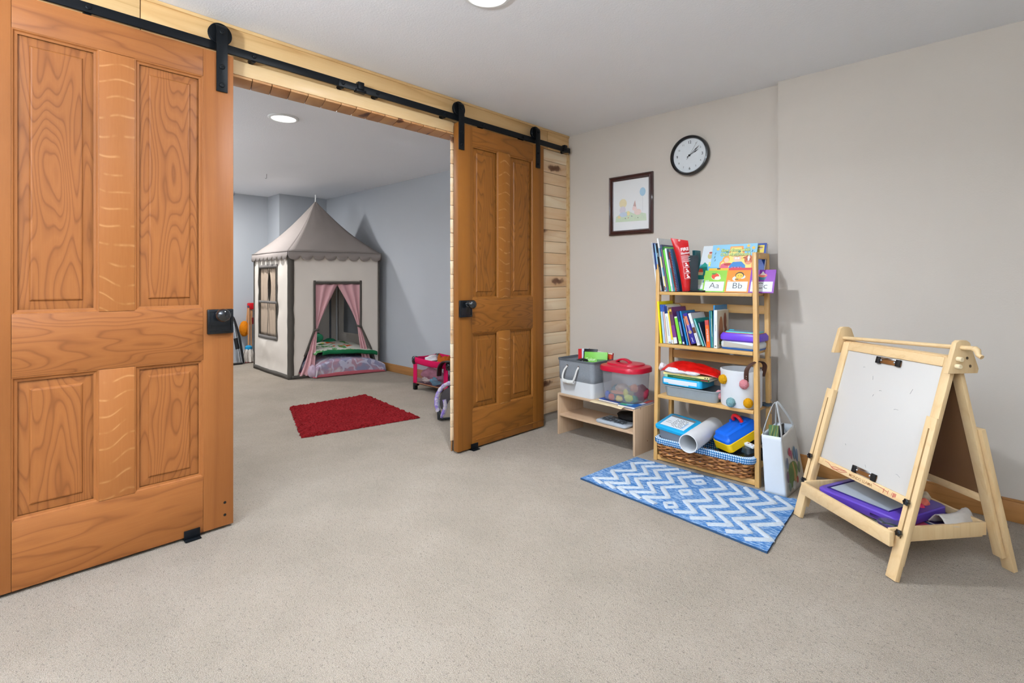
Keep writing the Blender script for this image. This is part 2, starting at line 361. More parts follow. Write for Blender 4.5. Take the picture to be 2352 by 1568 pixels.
# ------------------------------------------------------------------ sliding barn doors
def ray(name, base, dark, light):
    t = NT(name); xs = t.sep(t.co((1, 1, 1), True)); n = t.noise(t.co((1, 4, 1.2), True), 1.3, 1); fib = t.noise(t.co((160, 160, 9), True), 1, 3)
    f = t.math('FRACT', t.math('ADD', t.math('MULTIPLY', xs[2], 15.0), t.math('MULTIPLY', n, 3.2)))
    ln = t.ramp(f, [(0, (.8, .8, .8)), (.10, (0, 0, 0)), (.93, (0, 0, 0)), (1, (.8, .8, .8))]); brk = t.ramp(t.noise(t.co((1, 14, 6), True), 1.5, 2), [(.4, (0, 0, 0)), (.6, (.75, .75, .75))])
    c = t.mix(fib, lin(light), lin(base)); c = t.mix(t.math('MULTIPLY', ln, brk), c, lin('#c9935f')); t.bump(fib, .1, .001); return t.done(c, .48, 0, .3)
def door_mats(n, base, dark, light):
    a = dict(rough=.48, coat=0, spec=.3)
    return (wood(n+'_stile', base, dark, light, 'Z', rings=4, figure=.8, fig_scale=(9, 9, .25), strength=.3, **a),
            wood(n+'_rail', base, dark, light, 'Y', rings=7, figure=1.1, fig_scale=(3, 9, 1.5), strength=.55, **a),
            wood(n+'_panel', base, dark, light, 'Z', rings=30, figure=1.0, fig_scale=(2, 6.0, 1.1), strength=.62, **a),
            wood(n+'_lock_rail', base, dark, light, 'Y', rings=26, figure=1.0, fig_scale=(2, 7, 1.6), strength=.6, **a), ray(n+'_muntin', base, dark, light))
DW = .835
def barn_door(name, yl, mats, label, knob_right, hang):
    V, Hh, PN, LR, RAY = mats; xb, xf = .030, .075; z0, z1 = .012, 2.108; S = .12
    d = thing(name, label, 'door', (.0525, yl, z0), kind='structure')
    y = lambda a: yl+a
    a0, a1, a2, a3 = S, S+.241, S+.353, DW-S   # panel edges
    for p, q in ((0, S), (DW-S, DW)): B((xb, y(p), z0), (xf, y(q), z1), V, 'stile', d, .002)
    for p, q in ((z0, .253), (.760, .981), (1.988, z1)): B((xb, y(S)+.0005, p), (xf-.0006, y(DW-S)-.0005, q), LR if p == .760 else Hh, 'rail', d, .0015)
    for p, q in ((.254, .759), (.982, 1.987)): B((xb+.002, y(a1), p), (xf-.0006, y(a2), q), RAY, 'muntin', d, .0015)
    for (p, q) in ((a0, a1), (a2, a3)):
        for (r, t) in ((.253, .760), (.981, 1.988)):
            mb = MB()   # sticking (sloped moulding round the opening), then a raised and fielded panel
            def loop(i, x): return [(x, y(p)+i, r+i), (x, y(q)-i, r+i), (x, y(q)-i, t-i), (x, y(p)+i, t-i)]
            prof = [(0, .0735), (.004, .0725), (.008, .067), (.016, .0655)]
            vs = []; fs = []
            for i, x in prof: vs += loop(i, x)
            for k in range(len(prof)-1): fs += [(k*4+j, k*4+(j+1) % 4, k*4+4+(j+1) % 4, k*4+4+j) for j in range(4)]
            MB().add(vs, fs, V).build('moulding', d)
            prof = [(.0155, .0580), (.046, .0600), (.050, .0648), (.054, .0660)]
            vs = []; fs = []
            for i, x in prof: vs += loop(i, x)
            for k in range(len(prof)-1): fs += [(k*4+j, k*4+(j+1) % 4, k*4+4+(j+1) % 4, k*4+4+j) for j in range(4)]
            fs.append((12, 13, 14, 15)); bk = [(xb+.012, *v[1:]) for v in loop(.001, 0)]
            vs += bk; fs += [(19, 18, 17, 16)]+[(16+j, 16+(j+1) % 4, (j+1) % 4, j) for j in range(4)]
            MB().add(vs, fs, PN).build('panel', d)
    # rim lock with china knob
    ka = DW-.108 if knob_right else .004
    lk = B((xf-.001, y(ka), .868), (xf+.016, y(ka+.104), .976), M_RUST, 'rim_lock', d, .004)
    m = MB()
    for q0, q1 in ((.008, .012), (.092, .096)): m.box((xf+.0155, y(ka+q0), .878), (xf+.0185, y(ka+q1), .966), M_RUST)
    for r0, r1 in ((.878, .882), (.962, .966)): m.box((xf+.0155, y(ka+.008), r0), (xf+.0185, y(ka+.096), r1), M_RUST)
    m.build('lock_rim', lk, bevel=.001)
    ky = y(ka+(.048 if knob_right else .062)); kz = .951
    K = fr((xf+.012, ky, kz), (0, 1, 0), (0, 0, 1))
    MB().lathe([(.019, 0), (.018, .006), (.011, .010), (.009, .026), (.014, .030), (.024, .037), (.029, .047), (.028, .058), (.021, .067), (.010, .071), (0, .072)], K, M_GLOSSBLK, 28).build('knob', lk, smooth=40)
    for a in hang:
        h = MB().strip([(.080, a, 1.936), (.080, a, 2.208)]+[(.0515+.0285*math.cos(t), a, 2.208+.0285*math.sin(t)) for t in [PI*i/10 for i in range(1, 11)]]+[(.023, a, 2.190)], .045, .006, (0, 1, 0), M_BLACK).build('hanger', d, bevel=.001)
        W = fr((.0415, a, 2.199), (0, 1, 0), (0, 0, 1))
        MB().lathe([(.012, -.001), (.046, 0), (.048, .003), (.041, .006), (.041, .014), (.048, .017), (.046, .020), (.012, .021)], W, M_BLACK, 32).build('wheel', h, smooth=30)
        for z in (1.965, 2.045, 2.199):
            MB().lathe([(.011, 0), (.011, .004), (.008, .006), (.005, .006), (.005, .004), (0, .004)], fr((.0828, a, z), (0, 1, 0), (0, 0, 1)), M_BLACK, 16).build('bolt', h, smooth=30)
    for (yy, zz, r) in (((y(DW-.035), .06, .006), (y(DW-.035), .115, .006)) if knob_right else ()):
        MB().disc(fr((xf+.0003, yy, zz), (0, 1, 0), (0, 0, 1)), 0, 0, r, r, M_DARK, 0, 12).build('old_hole', d)
    if not knob_right:
        B((xf-.003, y(.15), .055), (xf+.004, y(DW), .063), Hh, 'worn_bead', d, .002)
    return d
LM = door_mats('left_barn_door', '#995c2b', '#683715', '#a46736')
RM = door_mats('right_barn_door', '#8b531b', '#58300d', '#976126')
barn_door('door_1', -3.381, LM, 'left four-panel sliding barn door, orange brown, nearest the viewer', True, (-3.345, -2.594))
barn_door('door_2', -1.234, RM, 'right four-panel sliding barn door, darker brown, beside the beige wall', False, (-1.210, -.470))

rl = thing('barn_door_rail', 'long black flat steel track that both barn doors hang from', 'rail', (.05, -2.1, 2.144))
B((.045, -4.05, 2.125), (.055, -2.03, 2.163), M_BLACK, 'rail_bar', rl, .001)
B((.045, -2.0295, 2.125), (.055, -.048, 2.163), M_BLACK, 'rail_bar', rl, .001)
for yb in (-3.05, -2.45, -2.006, -1.80, -1.32, -1.00, -.60, -.10):
    X = fr((.0045, yb, 2.144), (0, 1, 0), (0, 0, 1))
    MB().lathe([(.013, 0), (.013, .040)], fr((.0045, yb, 2.132), (0, 1, 0), (0, 0, 1)), M_BLACK, 16).build('spacer', rl, smooth=30)
    MB().lathe([(.009, 0), (.009, .004), (.006, .006), (0, .006)], fr((.055, yb, 2.144), (0, 1, 0), (0, 0, 1)), M_BLACK, 12).build('bolt_head', rl, smooth=30)
for yb in (-1.905, -.115):
    MB().box((.036, yb-.03, 2.120), (.066, yb+.03, 2.136), M_BLACK).box((.036, yb-.018, 2.136), (.066, yb+.018, 2.176), M_BLACK).build('rail_stop', rl, bevel=.003)
for yy, lb in ((-2.71, 'black floor guide bracket under the left barn door'), (-1.10, 'black floor guide bracket under the right barn door')):
    g = MB().box((.079, yy-.030, .002), (.084, yy+.030, .042), M_BLACK).box((.02, yy-.030, .002), (.105, yy+.030, .006), M_BLACK)
    tag(g.build('floor_guide', bevel=.001, origin=(.08, yy, .002)), lb, 'bracket', 'barn door floor guides')

# ------------------------------------------------------------------ clock and picture on the beige wall
t = thing('wall_clock', 'round wall clock with black rim and white face above the picture', 'clock', (1.04, 0, 1.945))
CK = fr((1.04, 0, 1.945), (1, 0, 0), (0, 0, 1)); K = CK  # z of this frame points to -y (into the room)
MB().lathe([(.125, 0), (.134, .006), (.135, .026), (.130, .038), (.122, .040), (.116, .034), (.1135, .022)], K, mat('#0d1014', .25, .05, 20, 0, 1, 0, .5, .3), 64, caps=False).build('rim', t, smooth=40)
m = MB().disc(K, 0, 0, .115, .115, mat('#dfe6ea', .35), .020, 64).build('dial', t)
INK = mat('#30363c', .6); INK2 = mat('#7d868c', .6)
for h in range(1, 13):
    a = PI/2-h*PI/6; big = h % 3 == 0; m = MB()
    r = .088 if big else .087
    m.text(str(h), K @ Matrix.Translation((r*math.cos(a), r*math.sin(a), 0)), .026 if big else .0165, INK, .0206, .012 if big else 0, 1.0); m.build('numeral', t)
def hand(name, ang, L, w, z, back=.02):
    R = K @ Matrix.Rotation(ang, 4, 'Z'); q = MB(); q.prism([(-back, -w*.35), (L*.55, -w*.35), (L*.62, -w), (L, -.0006), (L, .0006), (L*.62, w), (L*.55, w*.35), (-back, w*.35)], R, .0008, M_DARK, z); q.build(name, t)
hand('minute_hand', math.radians(39), .086, .0032, .0245); hand('hour_hand', math.radians(27), .068, .0036, .0230)
hand('second_hand', math.radians(236), .032, .0012, .0260, .10)
MB().lathe([(.006, .020), (.006, .028), (0, .029)], K, M_DARK, 16).build('hub', t)
_g = NT('clear_glass'); _g.b.inputs['Alpha'].default_value = .06; GLASS = _g.done((1, 1, 1, 1), .08, 0, .5)

t = thing('picture', 'dark wood framed picture with a blue balloon hanging below the clock', 'picture', (.581, 0, 1.662))
px0, px1, pz0, pz1 = .3985, .7645, 1.443, 1.882; fw = .034
MAH = wood('dark_mahogany_frame', '#3a1f1c', '#23110f', '#4a2824', 'Z', .3, 5, 1, (8, 8, .6), .4, .5)
def fside(a, b, ia, ib):   # mitred moulding side: outer a->b, inner ia->ib
    prof = [(0, .0), (0, .016), (.25, .024), (.45, .019), (.75, .021), (.9, .012), (1, .010), (1, 0)]
    vs = []
    for f, h in prof:
        for p, q in ((a, ia), (b, ib)): vs.append((lerp(p[0], q[0], f), -h-.0005, lerp(p[1], q[1], f)))
    n = len(prof); fs = [(2*i, 2*i+1, 2*((i+1) % n)+1, 2*((i+1) % n)) for i in range(n)]+[tuple(range(0, 2*n, 2))[::-1], tuple(range(1, 2*n, 2))]
    MB().add(vs, fs, MAH).build('frame_side', t)
O4 = [(px0, pz0), (px1, pz0), (px1, pz1), (px0, pz1)]; I4 = [(px0+fw, pz0+fw), (px1-fw, pz0+fw), (px1-fw, pz1-fw), (px0+fw, pz1-fw)]
for i in range(4): fside(O4[i], O4[(i+1) % 4], I4[i], I4[(i+1) % 4])
PF = fr(((px0+px1)/2, -.006, 1.662), (1, 0, 0), (0, 0, 1))
m = MB().rect(PF, -.15, -.19, .15, .19, mat('#eef1f2', .7, .02), 0)
GR = mat('#cfe0c4', .8, .1, 60); m.poly([(-.13, -.12), (.13, -.125), (.125, -.075), (.07, -.06), (.03, -.07), (-.02, -.045), (-.07, -.055), (-.125, -.08)], PF, GR, .0005)
m.disc(PF, .098, .085, .024, .031, mat('#a9cfe6', .7), .0007); m.rect(PF, .0975, -.055, .0985, .055, mat('#9aa5ad', .7), .0006)
for (x, yy, rx, ry, c) in ((-.065, .015, .032, .034, '#ebdfb6'), (-.068, -.035, .026, .03, '#ddd8e2'), (-.062, -.068, .036, .018, '#c9d9ea'), (-.02, -.062, .012, .018, '#efe0a6'), (.058, -.058, .030, .022, '#efd9d1'), (.032, -.030, .018, .018, '#f0d6d2'), (-.098, -.085, .012, .010, '#efd9a0'), (-.02, -.095, .004, .004, '#d98a7a'), (.01, -.085, .004, .004, '#6d7a8a'), (-.045, -.098, .004, .004, '#6d7a8a'), (.06, -.10, .004, .004, '#7a8a6d')):
    m.disc(PF, x, yy, rx, ry, mat(c, .8, .12, 80), .0009+.00005*len(m.f))
m.poly([(.02, -.012), (.046, -.018), (.036, .03)], PF, mat('#c9a6a0', .8), .0016)
m.build('print', t)
tag_ = MB().rect(PF, -.15, -.19, .15, .19, GLASS, .004).build('glass', t)

# ------------------------------------------------------------------ rugs
def rug_pt(c4, s, tt):
    a, b, c, d = c4   # a front-left, b back-left, c front-right, d back-right
    return Vector((a[0]*(1-s)*(1-tt)+c[0]*s*(1-tt)+b[0]*(1-s)*tt+d[0]*s*tt, a[1]*(1-s)*(1-tt)+c[1]*s*(1-tt)+b[1]*(1-s)*tt+d[1]*s*tt, 0))
BR = ((.878, -1.028), (.926, -.512), (1.882, -1.133), (1.838, -.515))
q = NT('blue_heathered_loop_pile'); v = q.co((1, 1, 1)); st = q.noise(q.co((40, 260, 60), False, (0, 0, .35)), 1, 3, .7)
q.bump(q.noise(v, 340, 2), .8, .006)
M_BLUERUG = q.done(q.ramp(st, [(.36, lin('#2f66a6')), (.48, lin('#447bb8')), (.60, lin('#a9c5e0')), (.7, lin('#cfdfee'))]), .95, 0, .1)
q = NT('white_tufted_pile'); v = q.co(); q.bump(q.noise(v, 260, 3), .9, .008); M_TUFT = q.done(q.mix(q.noise(v, 90, 3), lin('#bccad8'), lin('#e6ecf1')), .95, 0, .1)
t = thing('chevron_rug', 'small blue rug with raised white zigzag stripes and diamonds before the bookshelf', 'rug', (1.38, -.80, 0))
def rz(s, tt): return .010+.0025*wob(s*7, tt*4)+(.006 if (s > .96 and tt > .9) else 0)
def rp(s, tt, h=0):
    e = .004*wob(s*9, tt*9, 3); p = rug_pt(BR, s, tt); p.x += e; p.y += e; p.z = rz(s, tt)+h; return p
mb = MB().grid(lambda s, tt: rp(s, tt), 60, 34, M_BLUERUG)
n0 = len(mb.v)
edge = [(i/60, 0) for i in range(60)]+[(1, i/34) for i in range(34)]+[(1-i/60, 1) for i in range(60)]+[(0, 1-i/34) for i in range(34)]
vs = [rp(*e) for e in edge]+[Vector((p.x, p.y, .001)) for p in (rp(*e) for e in edge)]; k = len(edge)
mb.add(vs, [(i, k+i, k+(i+1) % k, (i+1) % k) for i in range(k)], mat('#27486c', .95, .2, 120)); mb.build('backing', t, smooth=60)
def stripe(name, pts, w, closed=False):
    P = []
    for i in range(len(pts)-(0 if closed else 1)):
        a, b = pts[i], pts[(i+1) % len(pts)]
        for k in range(8): P.append((lerp(a[0], b[0], k/8), lerp(a[1], b[1], k/8)))
    if not closed: P.append(pts[-1])
    mb = MB(); vs = []; n = len(P); L = (1.0, .56)
    for i in range(n):
        a = P[(i-1) % n] if (closed or i) else P[0]; b = P[(i+1) % n] if (closed or i < n-1) else P[-1]
        dx, dy = (b[0]-a[0])*L[0], (b[1]-a[1])*L[1]; l = math.hypot(dx, dy); nx, ny = -dy/l, dx/l
        c = P[i]
        for o, h in ((-.5, -.004), (-.42, .004), (-.15, .0065), (.15, .0065), (.42, .004), (.5, -.004)):
            ww = w*(1+.12*wob(c[0]*40, c[1]*40, o*4)); vs.append(rp(c[0]+nx*o*ww/L[0], c[1]+ny*o*ww/L[1], h+.0012*wob(c[0]*90, c[1]*90, o)))
    for i in range(n if closed else n-1):
        for j in range(5): mb.f.append([i*6+j, i*6+j+1, ((i+1) % n)*6+j+1, ((i+1) % n)*6+j]); mb.fm.append(0)
    
    if not closed:
        mb.f += [[0, 1, 2, 3, 4, 5], [n*6-1-j for j in range(6)]]; mb.fm += [0, 0]
    mb.v = vs; mb.mi(M_TUFT); mb.build(name, t, smooth=70)
TT = [-.0, .10, .262, .418, .60, .765, .965]
for i in range(5):
    a, b = .145+.082*i, .052+.0825*i
    stripe('zigzag_stripe', [(a-.01 if j == 0 else (a if j % 2 == 0 else b), max(.05, TT[j])) for j in range(7)], .029)
for i in range(5):
    a, b = .552+.084*i, .646+.086*i
    T2 = [.045, .17, .295, .475, .618, .81, .955]
    stripe('zigzag_stripe', [((a+.012 if j == 0 else a) if j % 2 == 0 else b, T2[j]) for j in range(7)], .029)
for c in ((.520, .135), (.508, .475), (.498, .785)):
    stripe('diamond', [(c[0]-.033, c[1]-.005), (c[0], c[1]+.066), (c[0]+.033, c[1]+.005), (c[0], c[1]-.066)], .022, True)

RR = ((-.964, -1.784), (-1.886, -1.484), (-.805, -.888), (-1.852, -.771))
q = NT('red_shag_pile'); v = q.co(); q.bump(q.noise(v, 150, 4, .7), 1, .02)
col = q.mix(q.ramp(q.noise(v, 60, 4, .7), [(.35, (0, 0, 0)), (.6, (1, 1, 1))]), lin('#7c1218'), lin('#b52a2f')); col = q.mix(q.ramp(q.noise(v, 9, 3), [(.4, (0, 0, 0)), (.7, (.5, .5, .5))]), col, lin('#8a161c'))
M_RED = q.done(col, .95, 0, .1)
def rr(s, tt):
    p = rug_pt(RR, s, tt); e = .5-max(abs(s-.5), abs(tt-.5)); f = min(1, e/.02)
    if e < .02: p.x += .018*wob(s*60, tt*60, 1); p.y += .018*wob(s*60, tt*60, 5)
    w = .004*math.sin(tt*60) if .3 > min(s, 1-s) and min(s, 1-s) < .14 else 0
    p.z = .002+f*(.014+w+.009*wob(s*34, tt*40, 2)+.006*wob(s*90, tt*90, 7)); return p
t = MB().grid(rr, 150, 130, M_RED).build('shag_rug', smooth=60, origin=(-1.37, -1.2, 0))
tag(t, 'square red shag rug lying in front of the play tent', 'rug')
# ------------------------------------------------------------------ leaning bamboo bookshelf
def SH(X, Y, Z): return Vector((1.009-.056*Z+X, -.455+.131*Z+Y-.02*X, Z))
SHZ = (1.031, .706, .394)        # tops of the three upper boards
sh = thing('bookshelf', 'tall open bamboo bookshelf of four tiers leaning back to the beige wall', 'bookshelf', (1.3, -.34, 0))
def post(x0, x1, y0, y1, z0, z1, name, m=M_BAMBOO, par=sh, bev=.003):
    lo = [SH(*p, z0) for p in ((x0, y0), (x1, y0), (x1, y1), (x0, y1))]; hi = [SH(*p, z1) for p in ((x0, y0), (x1, y0), (x1, y1), (x0, y1))]
    return MB().hexa(lo, hi, m).build(name, par, bevel=bev)
W = .624
for x in (0, W-.024):
    post(x, x+.024, 0, .034, 0, 1.262, 'front_post'); post(x, x+.024, .188, .222, 0, 1.262, 'rear_post')
    post(x, x+.024, .034, .188, 1.226, 1.262, 'top_bar')
    post(x+.004, x+.020, .034, .188, .09, .125, 'side_bar')
for z in SHZ:
    lo = [SH(x, y, z-.019) for x, y in ((.026, -.002), (W-.026, -.002), (W-.026, .205), (.026, .205))]
    hi = [SH(x, y, z-.019)+Vector((0, 0, .019)) for x, y in ((.026, -.002), (W-.026, -.002), (W-.026, .205), (.026, .205))]
    MB().hexa(lo, hi, M_BAMBOOX).build('shelf_board', sh, bevel=.002)
for z in (.905, .60, .10): post(.024, W-.024, .198, .212, z, z+.05, 'back_rail', M_BAMBOOX, sh, .002)
post(.024, W-.024, .006, .026, .006, .034, 'bottom_rail', M_BAMBOOX, sh, .002)
for z in (.35, .42, .66):
    MB().lathe([(.006, 0), (.006, .002), (0, .003)], fr(SH(W, .205, z), (0, 1, 0), (0, 0, 1)), M_CHROME, 12).build('bolt_cover', sh, smooth=30)

# ------------------------------------------------------------------ books
def book(label, M, w, d, h, cover, group=None, spine=(), pages=True, origin=None, extra=None, name='book'):
    """M: x = thickness, y = depth away from the spine, z = height; origin at the spine's lower near corner"""
    t = thing(name, label, 'book', M @ Vector((w/2, d/2, 0)), group); c = .0012 if w < .012 else .002
    cv = cover if not isinstance(cover, str) else mat(cover, .35, .04, 18, 0, 1, 0, .4)
    MB().box((0, 0, 0), (w, c, h), cv, M).box((0, c, 0), (c, d, h), cv, M).box((w-c, c, 0), (w, d, h), cv, M).build('cover', t)
    if pages: MB().box((c, c, .002), (w-c, d-.003, h-.002), M_PAGE, M).build('pages', t)
    S = fr(M @ Vector((w/2, 0, h/2)), M.to_3x3() @ Vector((1, 0, 0)), M.to_3x3() @ Vector((0, 0, 1)))
    for i, (z0, z1, wf, colr) in enumerate(spine):
        MB().rect(S, -w*wf/2, z0*h-h/2, w*wf/2, z1*h-h/2, mat(colr, .4), .0005+.0001*i).build('spine_print', t)
    if extra: extra(t, S, w, h)
    return t
def lean(xb, xt, y, z, h):
    """upright book leaning sideways: bottom left corner at xb, top left at xt (per height h)"""
    a = math.atan2(xt-xb, h); return fr((xb, y, z), (math.cos(a), 0, -math.sin(a)), (0, 1, 0))
def spine_text(s, colr, size, off=0, sx=1, bold=.01, rot=-PI/2, xo=0):
    def f(t, S, w, h): MB().text(s, S @ Matrix.Translation((xo, off, 0)) @ Matrix.Rotation(rot, 4, 'Z'), size, mat(colr, .5), .0012, bold, sx).build('spine_title', t)
    return f
Y1 = -.305; Z1 = SHZ[0]+.0005
top = [  # label, bottom-left x, width, lean, height, colour, spine prints
    ('thin white paperback at the far left of the top shelf', .951, .0085, -.040, .318, '#e3e7ec', [(.55, .99, .5, '#9aa3ad')]),
    ('thin dark blue book second from left on the top shelf', .9605, .0095, -.040, .314, '#153a78', [(.8, .97, .7, '#101c33')]),
    ('pale lavender blue book with a white spine label on the top shelf', .971, .0135, -.042, .311, '#a9b8e0', [(.02, .12, .9, '#eceef0'), (.6, .97, .9, '#9fd0ea')]),
    ('black spined book with pale specks beside the tall white one', .9855, .0145, -.046, .311, '#141c24', [(.3, .5, .3, '#5b6b78'), (.72, .8, .5, '#8fa2ac')]),
    ('tall white book with a grey cover showing toys', 1.002, .0115, -.055, .345, '#e9ebec', [(.02, .10, .8, '#7a4a4a')]),
    ('blue and yellow patterned thin book right of the tall white book', 1.0145, .0095, -.052, .282, '#6fa0bf', [(.1, .35, .9, '#e4cf72'), (.55, .8, .9, '#e8d88c')]),
    ('thin slate blue book with a pink edge before the green one', 1.025, .0085, -.052, .304, '#4a5578', [(.0, .9, .3, '#c77f77')]),
    ('bright green spined book on the top shelf', 1.0345, .0165, -.050, .288, '#6fcf4a', [(.93, 1, 1, '#1d6a35')]),
    ('white spined book beside the bright green one', 1.052, .0115, -.048, .277, '#e7eef2', [(.02, .12, .9, '#b8d6e0')]),
    ('grey and teal book in the middle of the top shelf row', 1.0645, .0125, -.047, .274, '#9ba3a6', [(0, .55, .9, '#2f8c93'), (.75, 1, .9, '#123c4c')]),
    ('dark red thin book left of the spiral bound one', 1.078, .0115, -.047, .253, '#6b2023', [(.02, .1, .8, '#9a4a44')]),
    ('navy spiral bound book leaning against the red pouch', 1.0905, .0165, -.052, .272, '#1b4a6e', [(0, .4, .9, '#1c2f5c')]),
]
M_TOYCOV = NT('grey_cover_with_toys'); v = M_TOYCOV.co((30, 30, 30)); vo = M_TOYCOV.new('ShaderNodeTexVoronoi'); M_TOYCOV.link(v, vo.inputs['Vector']); vo.inputs['Scale'].default_value = 1
M_TOYCOV = M_TOYCOV.done(M_TOYCOV.mix(M_TOYCOV.ramp(vo.outputs['Distance'], [(.2, (1, 1, 1)), (.26, (0, 0, 0))]), lin('#b9b6b0'), lin('#b8862f')), .5)
for i, (lb, x, w, ln, h, c, sp) in enumerate(top):
    def ex(t, S, w, h, i=i):
        if i == 4: MB().rect(fr((0, 0, 0), (0, 1, 0), (0, 0, 1)), 0, 0, 0, 0, M_TOYCOV)
        if i == 11:
            q = MB()
            for k in range(26):
                zc = -h/2+.008+k*(h-.016)/25
                q.tube([S @ Vector((-.0065+.003*math.cos(a), zc, .0025*math.sin(a)+.0015)) for a in [j*PI/4 for j in range(8)]], .0009, M_WHITEP, 5, True)
            o = q.build('spiral_wire', t); o['kind'] = 'stuff'
    b = book(lb, lean(x, x+ln, Y1+.002*((i*7) % 5), Z1+w*.15, h), w*.97, .205, h, c, 'books in the left row of the top shelf', sp, True, extra=ex)
# red fire blanket pouch, squashed soft bag leaning left
t = thing('fire_blanket_pouch', 'red pouch lettered FIRE Blanket leaning at the end of the top shelf books', 'pouch', (1.14, -.29, Z1))
PC = [Vector(p) for p in ((1.134, -.322, Z1+.003), (1.176, -.308, Z1+.006), (1.060, -.332, Z1+.337), (1.158, -.296, Z1+.318))]
_y = ((PC[2]+PC[3])-(PC[0]+PC[1])).normalized(); _x = PC[3]-PC[2]; PF = fr((PC[0]+PC[1])/2, _x-_y*_x.dot(_y), _y)
M_REDP = mat('#c01018', .35, .05, 8, .15, 60, 0, .5)
mb = MB(); N = 22; PZv = PF.to_3x3() @ Vector((0, 0, 1))
def pf(u, v, sgn):
    p = PC[0].lerp(PC[1], u).lerp(PC[2].lerp(PC[3], u), v); th = .024*(math.sin(PI*min(1, max(0, u)))**.5)*(1 if v < .80 else max(.10, (1-v)/.20))*(.55 if v < .04 else 1)
    th *= 1+.12*wob(u*5, v*9, 3); return p+PZv*(sgn*th)+Vector((.010*math.sin(PI*v), 0, 0))
mb.grid(lambda u, v: pf(u, v, 1), 14, N, M_REDP); mb.grid(lambda u, v: pf(1-u, v, -1), 14, N, M_REDP); mb.build('pouch_body', t, smooth=60)
WT = mat('#f3e9ea', .6)
q = MB(); TF = PF @ Matrix.Translation((.022, 0, .0305))
q.text('FIRE', TF @ Matrix.Translation((.004, .256, -.0015)), .027, WT, .001, .03, .95); q.build('title', t)
MB().text('Blanket', TF @ Matrix.Translation((.004, .232, -.0005)), .019, WT, .001, .015, .9).build('title', t)
q = MB()
for k in range(6): q.rect(TF, -.022, .180+k*.007, .028-.006*(k % 2), .1818+k*.007, WT, .0012)
o = q.build('small_print', t); o['kind'] = 'stuff'
for k in range(3):
    q = MB(); y0 = .146-k*.036; q.rect(TF, -.018, y0, .018, y0+.0012, WT, .0015).rect(TF, -.018, y0+.032, .018, y0+.0332, WT, .0015).rect(TF, -.018, y0, -.0168, y0+.033, WT, .0015)
    q.disc(TF, .001, y0+.022, .005, .005, WT, .0016, 10).poly([(-.008, y0+.006), (.014, y0+.005), (.010, y0+.014), (.003, y0+.016)], TF, WT, .0016); q.build('pictogram', t)
MB().ring(PF @ Matrix.Translation((.0, .318, .012)), 0, 0, .003, .006, mat('#d9d2c6', .4), 0, 14).build('hang_hole', t)
# dark bookend
t = MB(); BE = fr((1.166, -.30, Z1), (.93, .37, 0), (.03, -.08, 1))
pts = [(-.004, 0), (.052, 0)]+[(.056-.012+.012*math.cos(a), .214+.012*math.sin(a)) for a in (0, .5, 1, 1.57)]+[(.008+.012*math.cos(a), .214+.012*math.sin(a)) for a in (1.57, 2.1, 2.6, 3.14)]
t.prism(pts, BE, .002, mat('#1b2a33', .18, .1, 20, 0, 1, 0, .6)); t.box((1.16, -.30, Z1), (1.27, -.20, Z1+.002), M_DARK)
tag(t.build('bookend', origin=(1.19, -.29, Z1)), 'dark glossy bookend plate on the top shelf beside the red pouch', 'bookend')
book('teal book standing behind the dark bookend on the top shelf', lean(1.150, 1.142, -.20, Z1, .262), .018, .08, .262, '#1f6f7a')

# picture books standing face out, leaning back
def board(name, label, bl, br, tl, th, cover, cat='book', group=None):
    """flat upright board from three corners of its face; returns (thing, face frame with x,y in metres, w, h)"""
    bl, br, tl = Vector(bl), Vector(br), Vector(tl); M = fr(bl, br-bl, tl-bl); w = (br-bl).length; h = (tl-bl).dot((M.to_3x3() @ Vector((0, 1, 0))))
    t = thing(name, label, cat, (bl+br)/2, group)
    cv = cover if not isinstance(cover, str) else mat(cover, .4, .03, 10)
    MB().box((0, 0, -.0015), (w, h, 0), cv, M).box((0, 0, -th), (w, h, -th+.0015), cv, M).build('cover', t)
    MB().box((.001, .001, -th+.0015), (w-.001, h-.002, -.0015), M_PAGE, M).build('pages', t)
    return t, M, w, h
t, F, w, h = board('illustrated_book', 'large white music picture book with a blue landscape, partly hidden by the sing along book', (1.186, -.272, Z1+.002), (1.36, -.272, Z1+.002), (1.186, -.128, Z1+.29), .012, '#dfe6ea')
m = MB()
m.rect(F, 0, .0, .17, .19, mat('#6fbede', .4), .0004).rect(F, 0, 0, .17, .085, mat('#d9ead2', .4), .0005)
m.poly([(0, .085), (0, .17), (.03, .205), (.045, .19), (.075, .085)], F, mat('#1f9384', .4), .0006)
m.rect(F, .0, .115, .032, .135, mat('#e9d7a4', .4), .0007).poly([(-.0, .135), (.032, .135), (.022, .16), (.004, .16)], F, mat('#d8553f', .4), .0008)
m.disc(F, .065, .105, .022, .024, mat('#f0b23a', .4), .0009).rect(F, .042, .062, .066, .08, mat('#1c4fae', .4), .0010).disc(F, .060, .048, .012, .012, mat('#8d8fd2', .4), .0011)
m.rect(F, .055, .175, .085, .205, mat('#ece88a', .4), .0012).text('\u266b', F @ Matrix.Translation((.07, .19, 0)), .02, M_DARK, .0014)
m.disc(F, .055, .25, .016, .022, mat('#c9c184', .4), .0010).disc(F, .055, .262, .010, .009, mat('#e7b9a0', .4), .0012).disc(F, .055, .272, .011, .006, mat('#b0473a', .4), .0013)
m.disc(F, .03, .03, .03, .018, mat('#eef3f2', .4), .0012).disc(F, .04, .012, .05, .007, mat('#57b06d', .4), .0013); m.build('cover_art', t)
B((1.183, -.315, Z1-.0004), (1.26, -.272, Z1+.012), M_DARK, 'dark_base', t, .002)
t, F, w, h = board('blue_book', 'dark blue board book with a yellow panel behind the sing along book', (1.41, -.218, Z1+.001), (1.562, -.218, Z1+.001), (1.395, -.122, Z1+.292), .020, '#123f94')
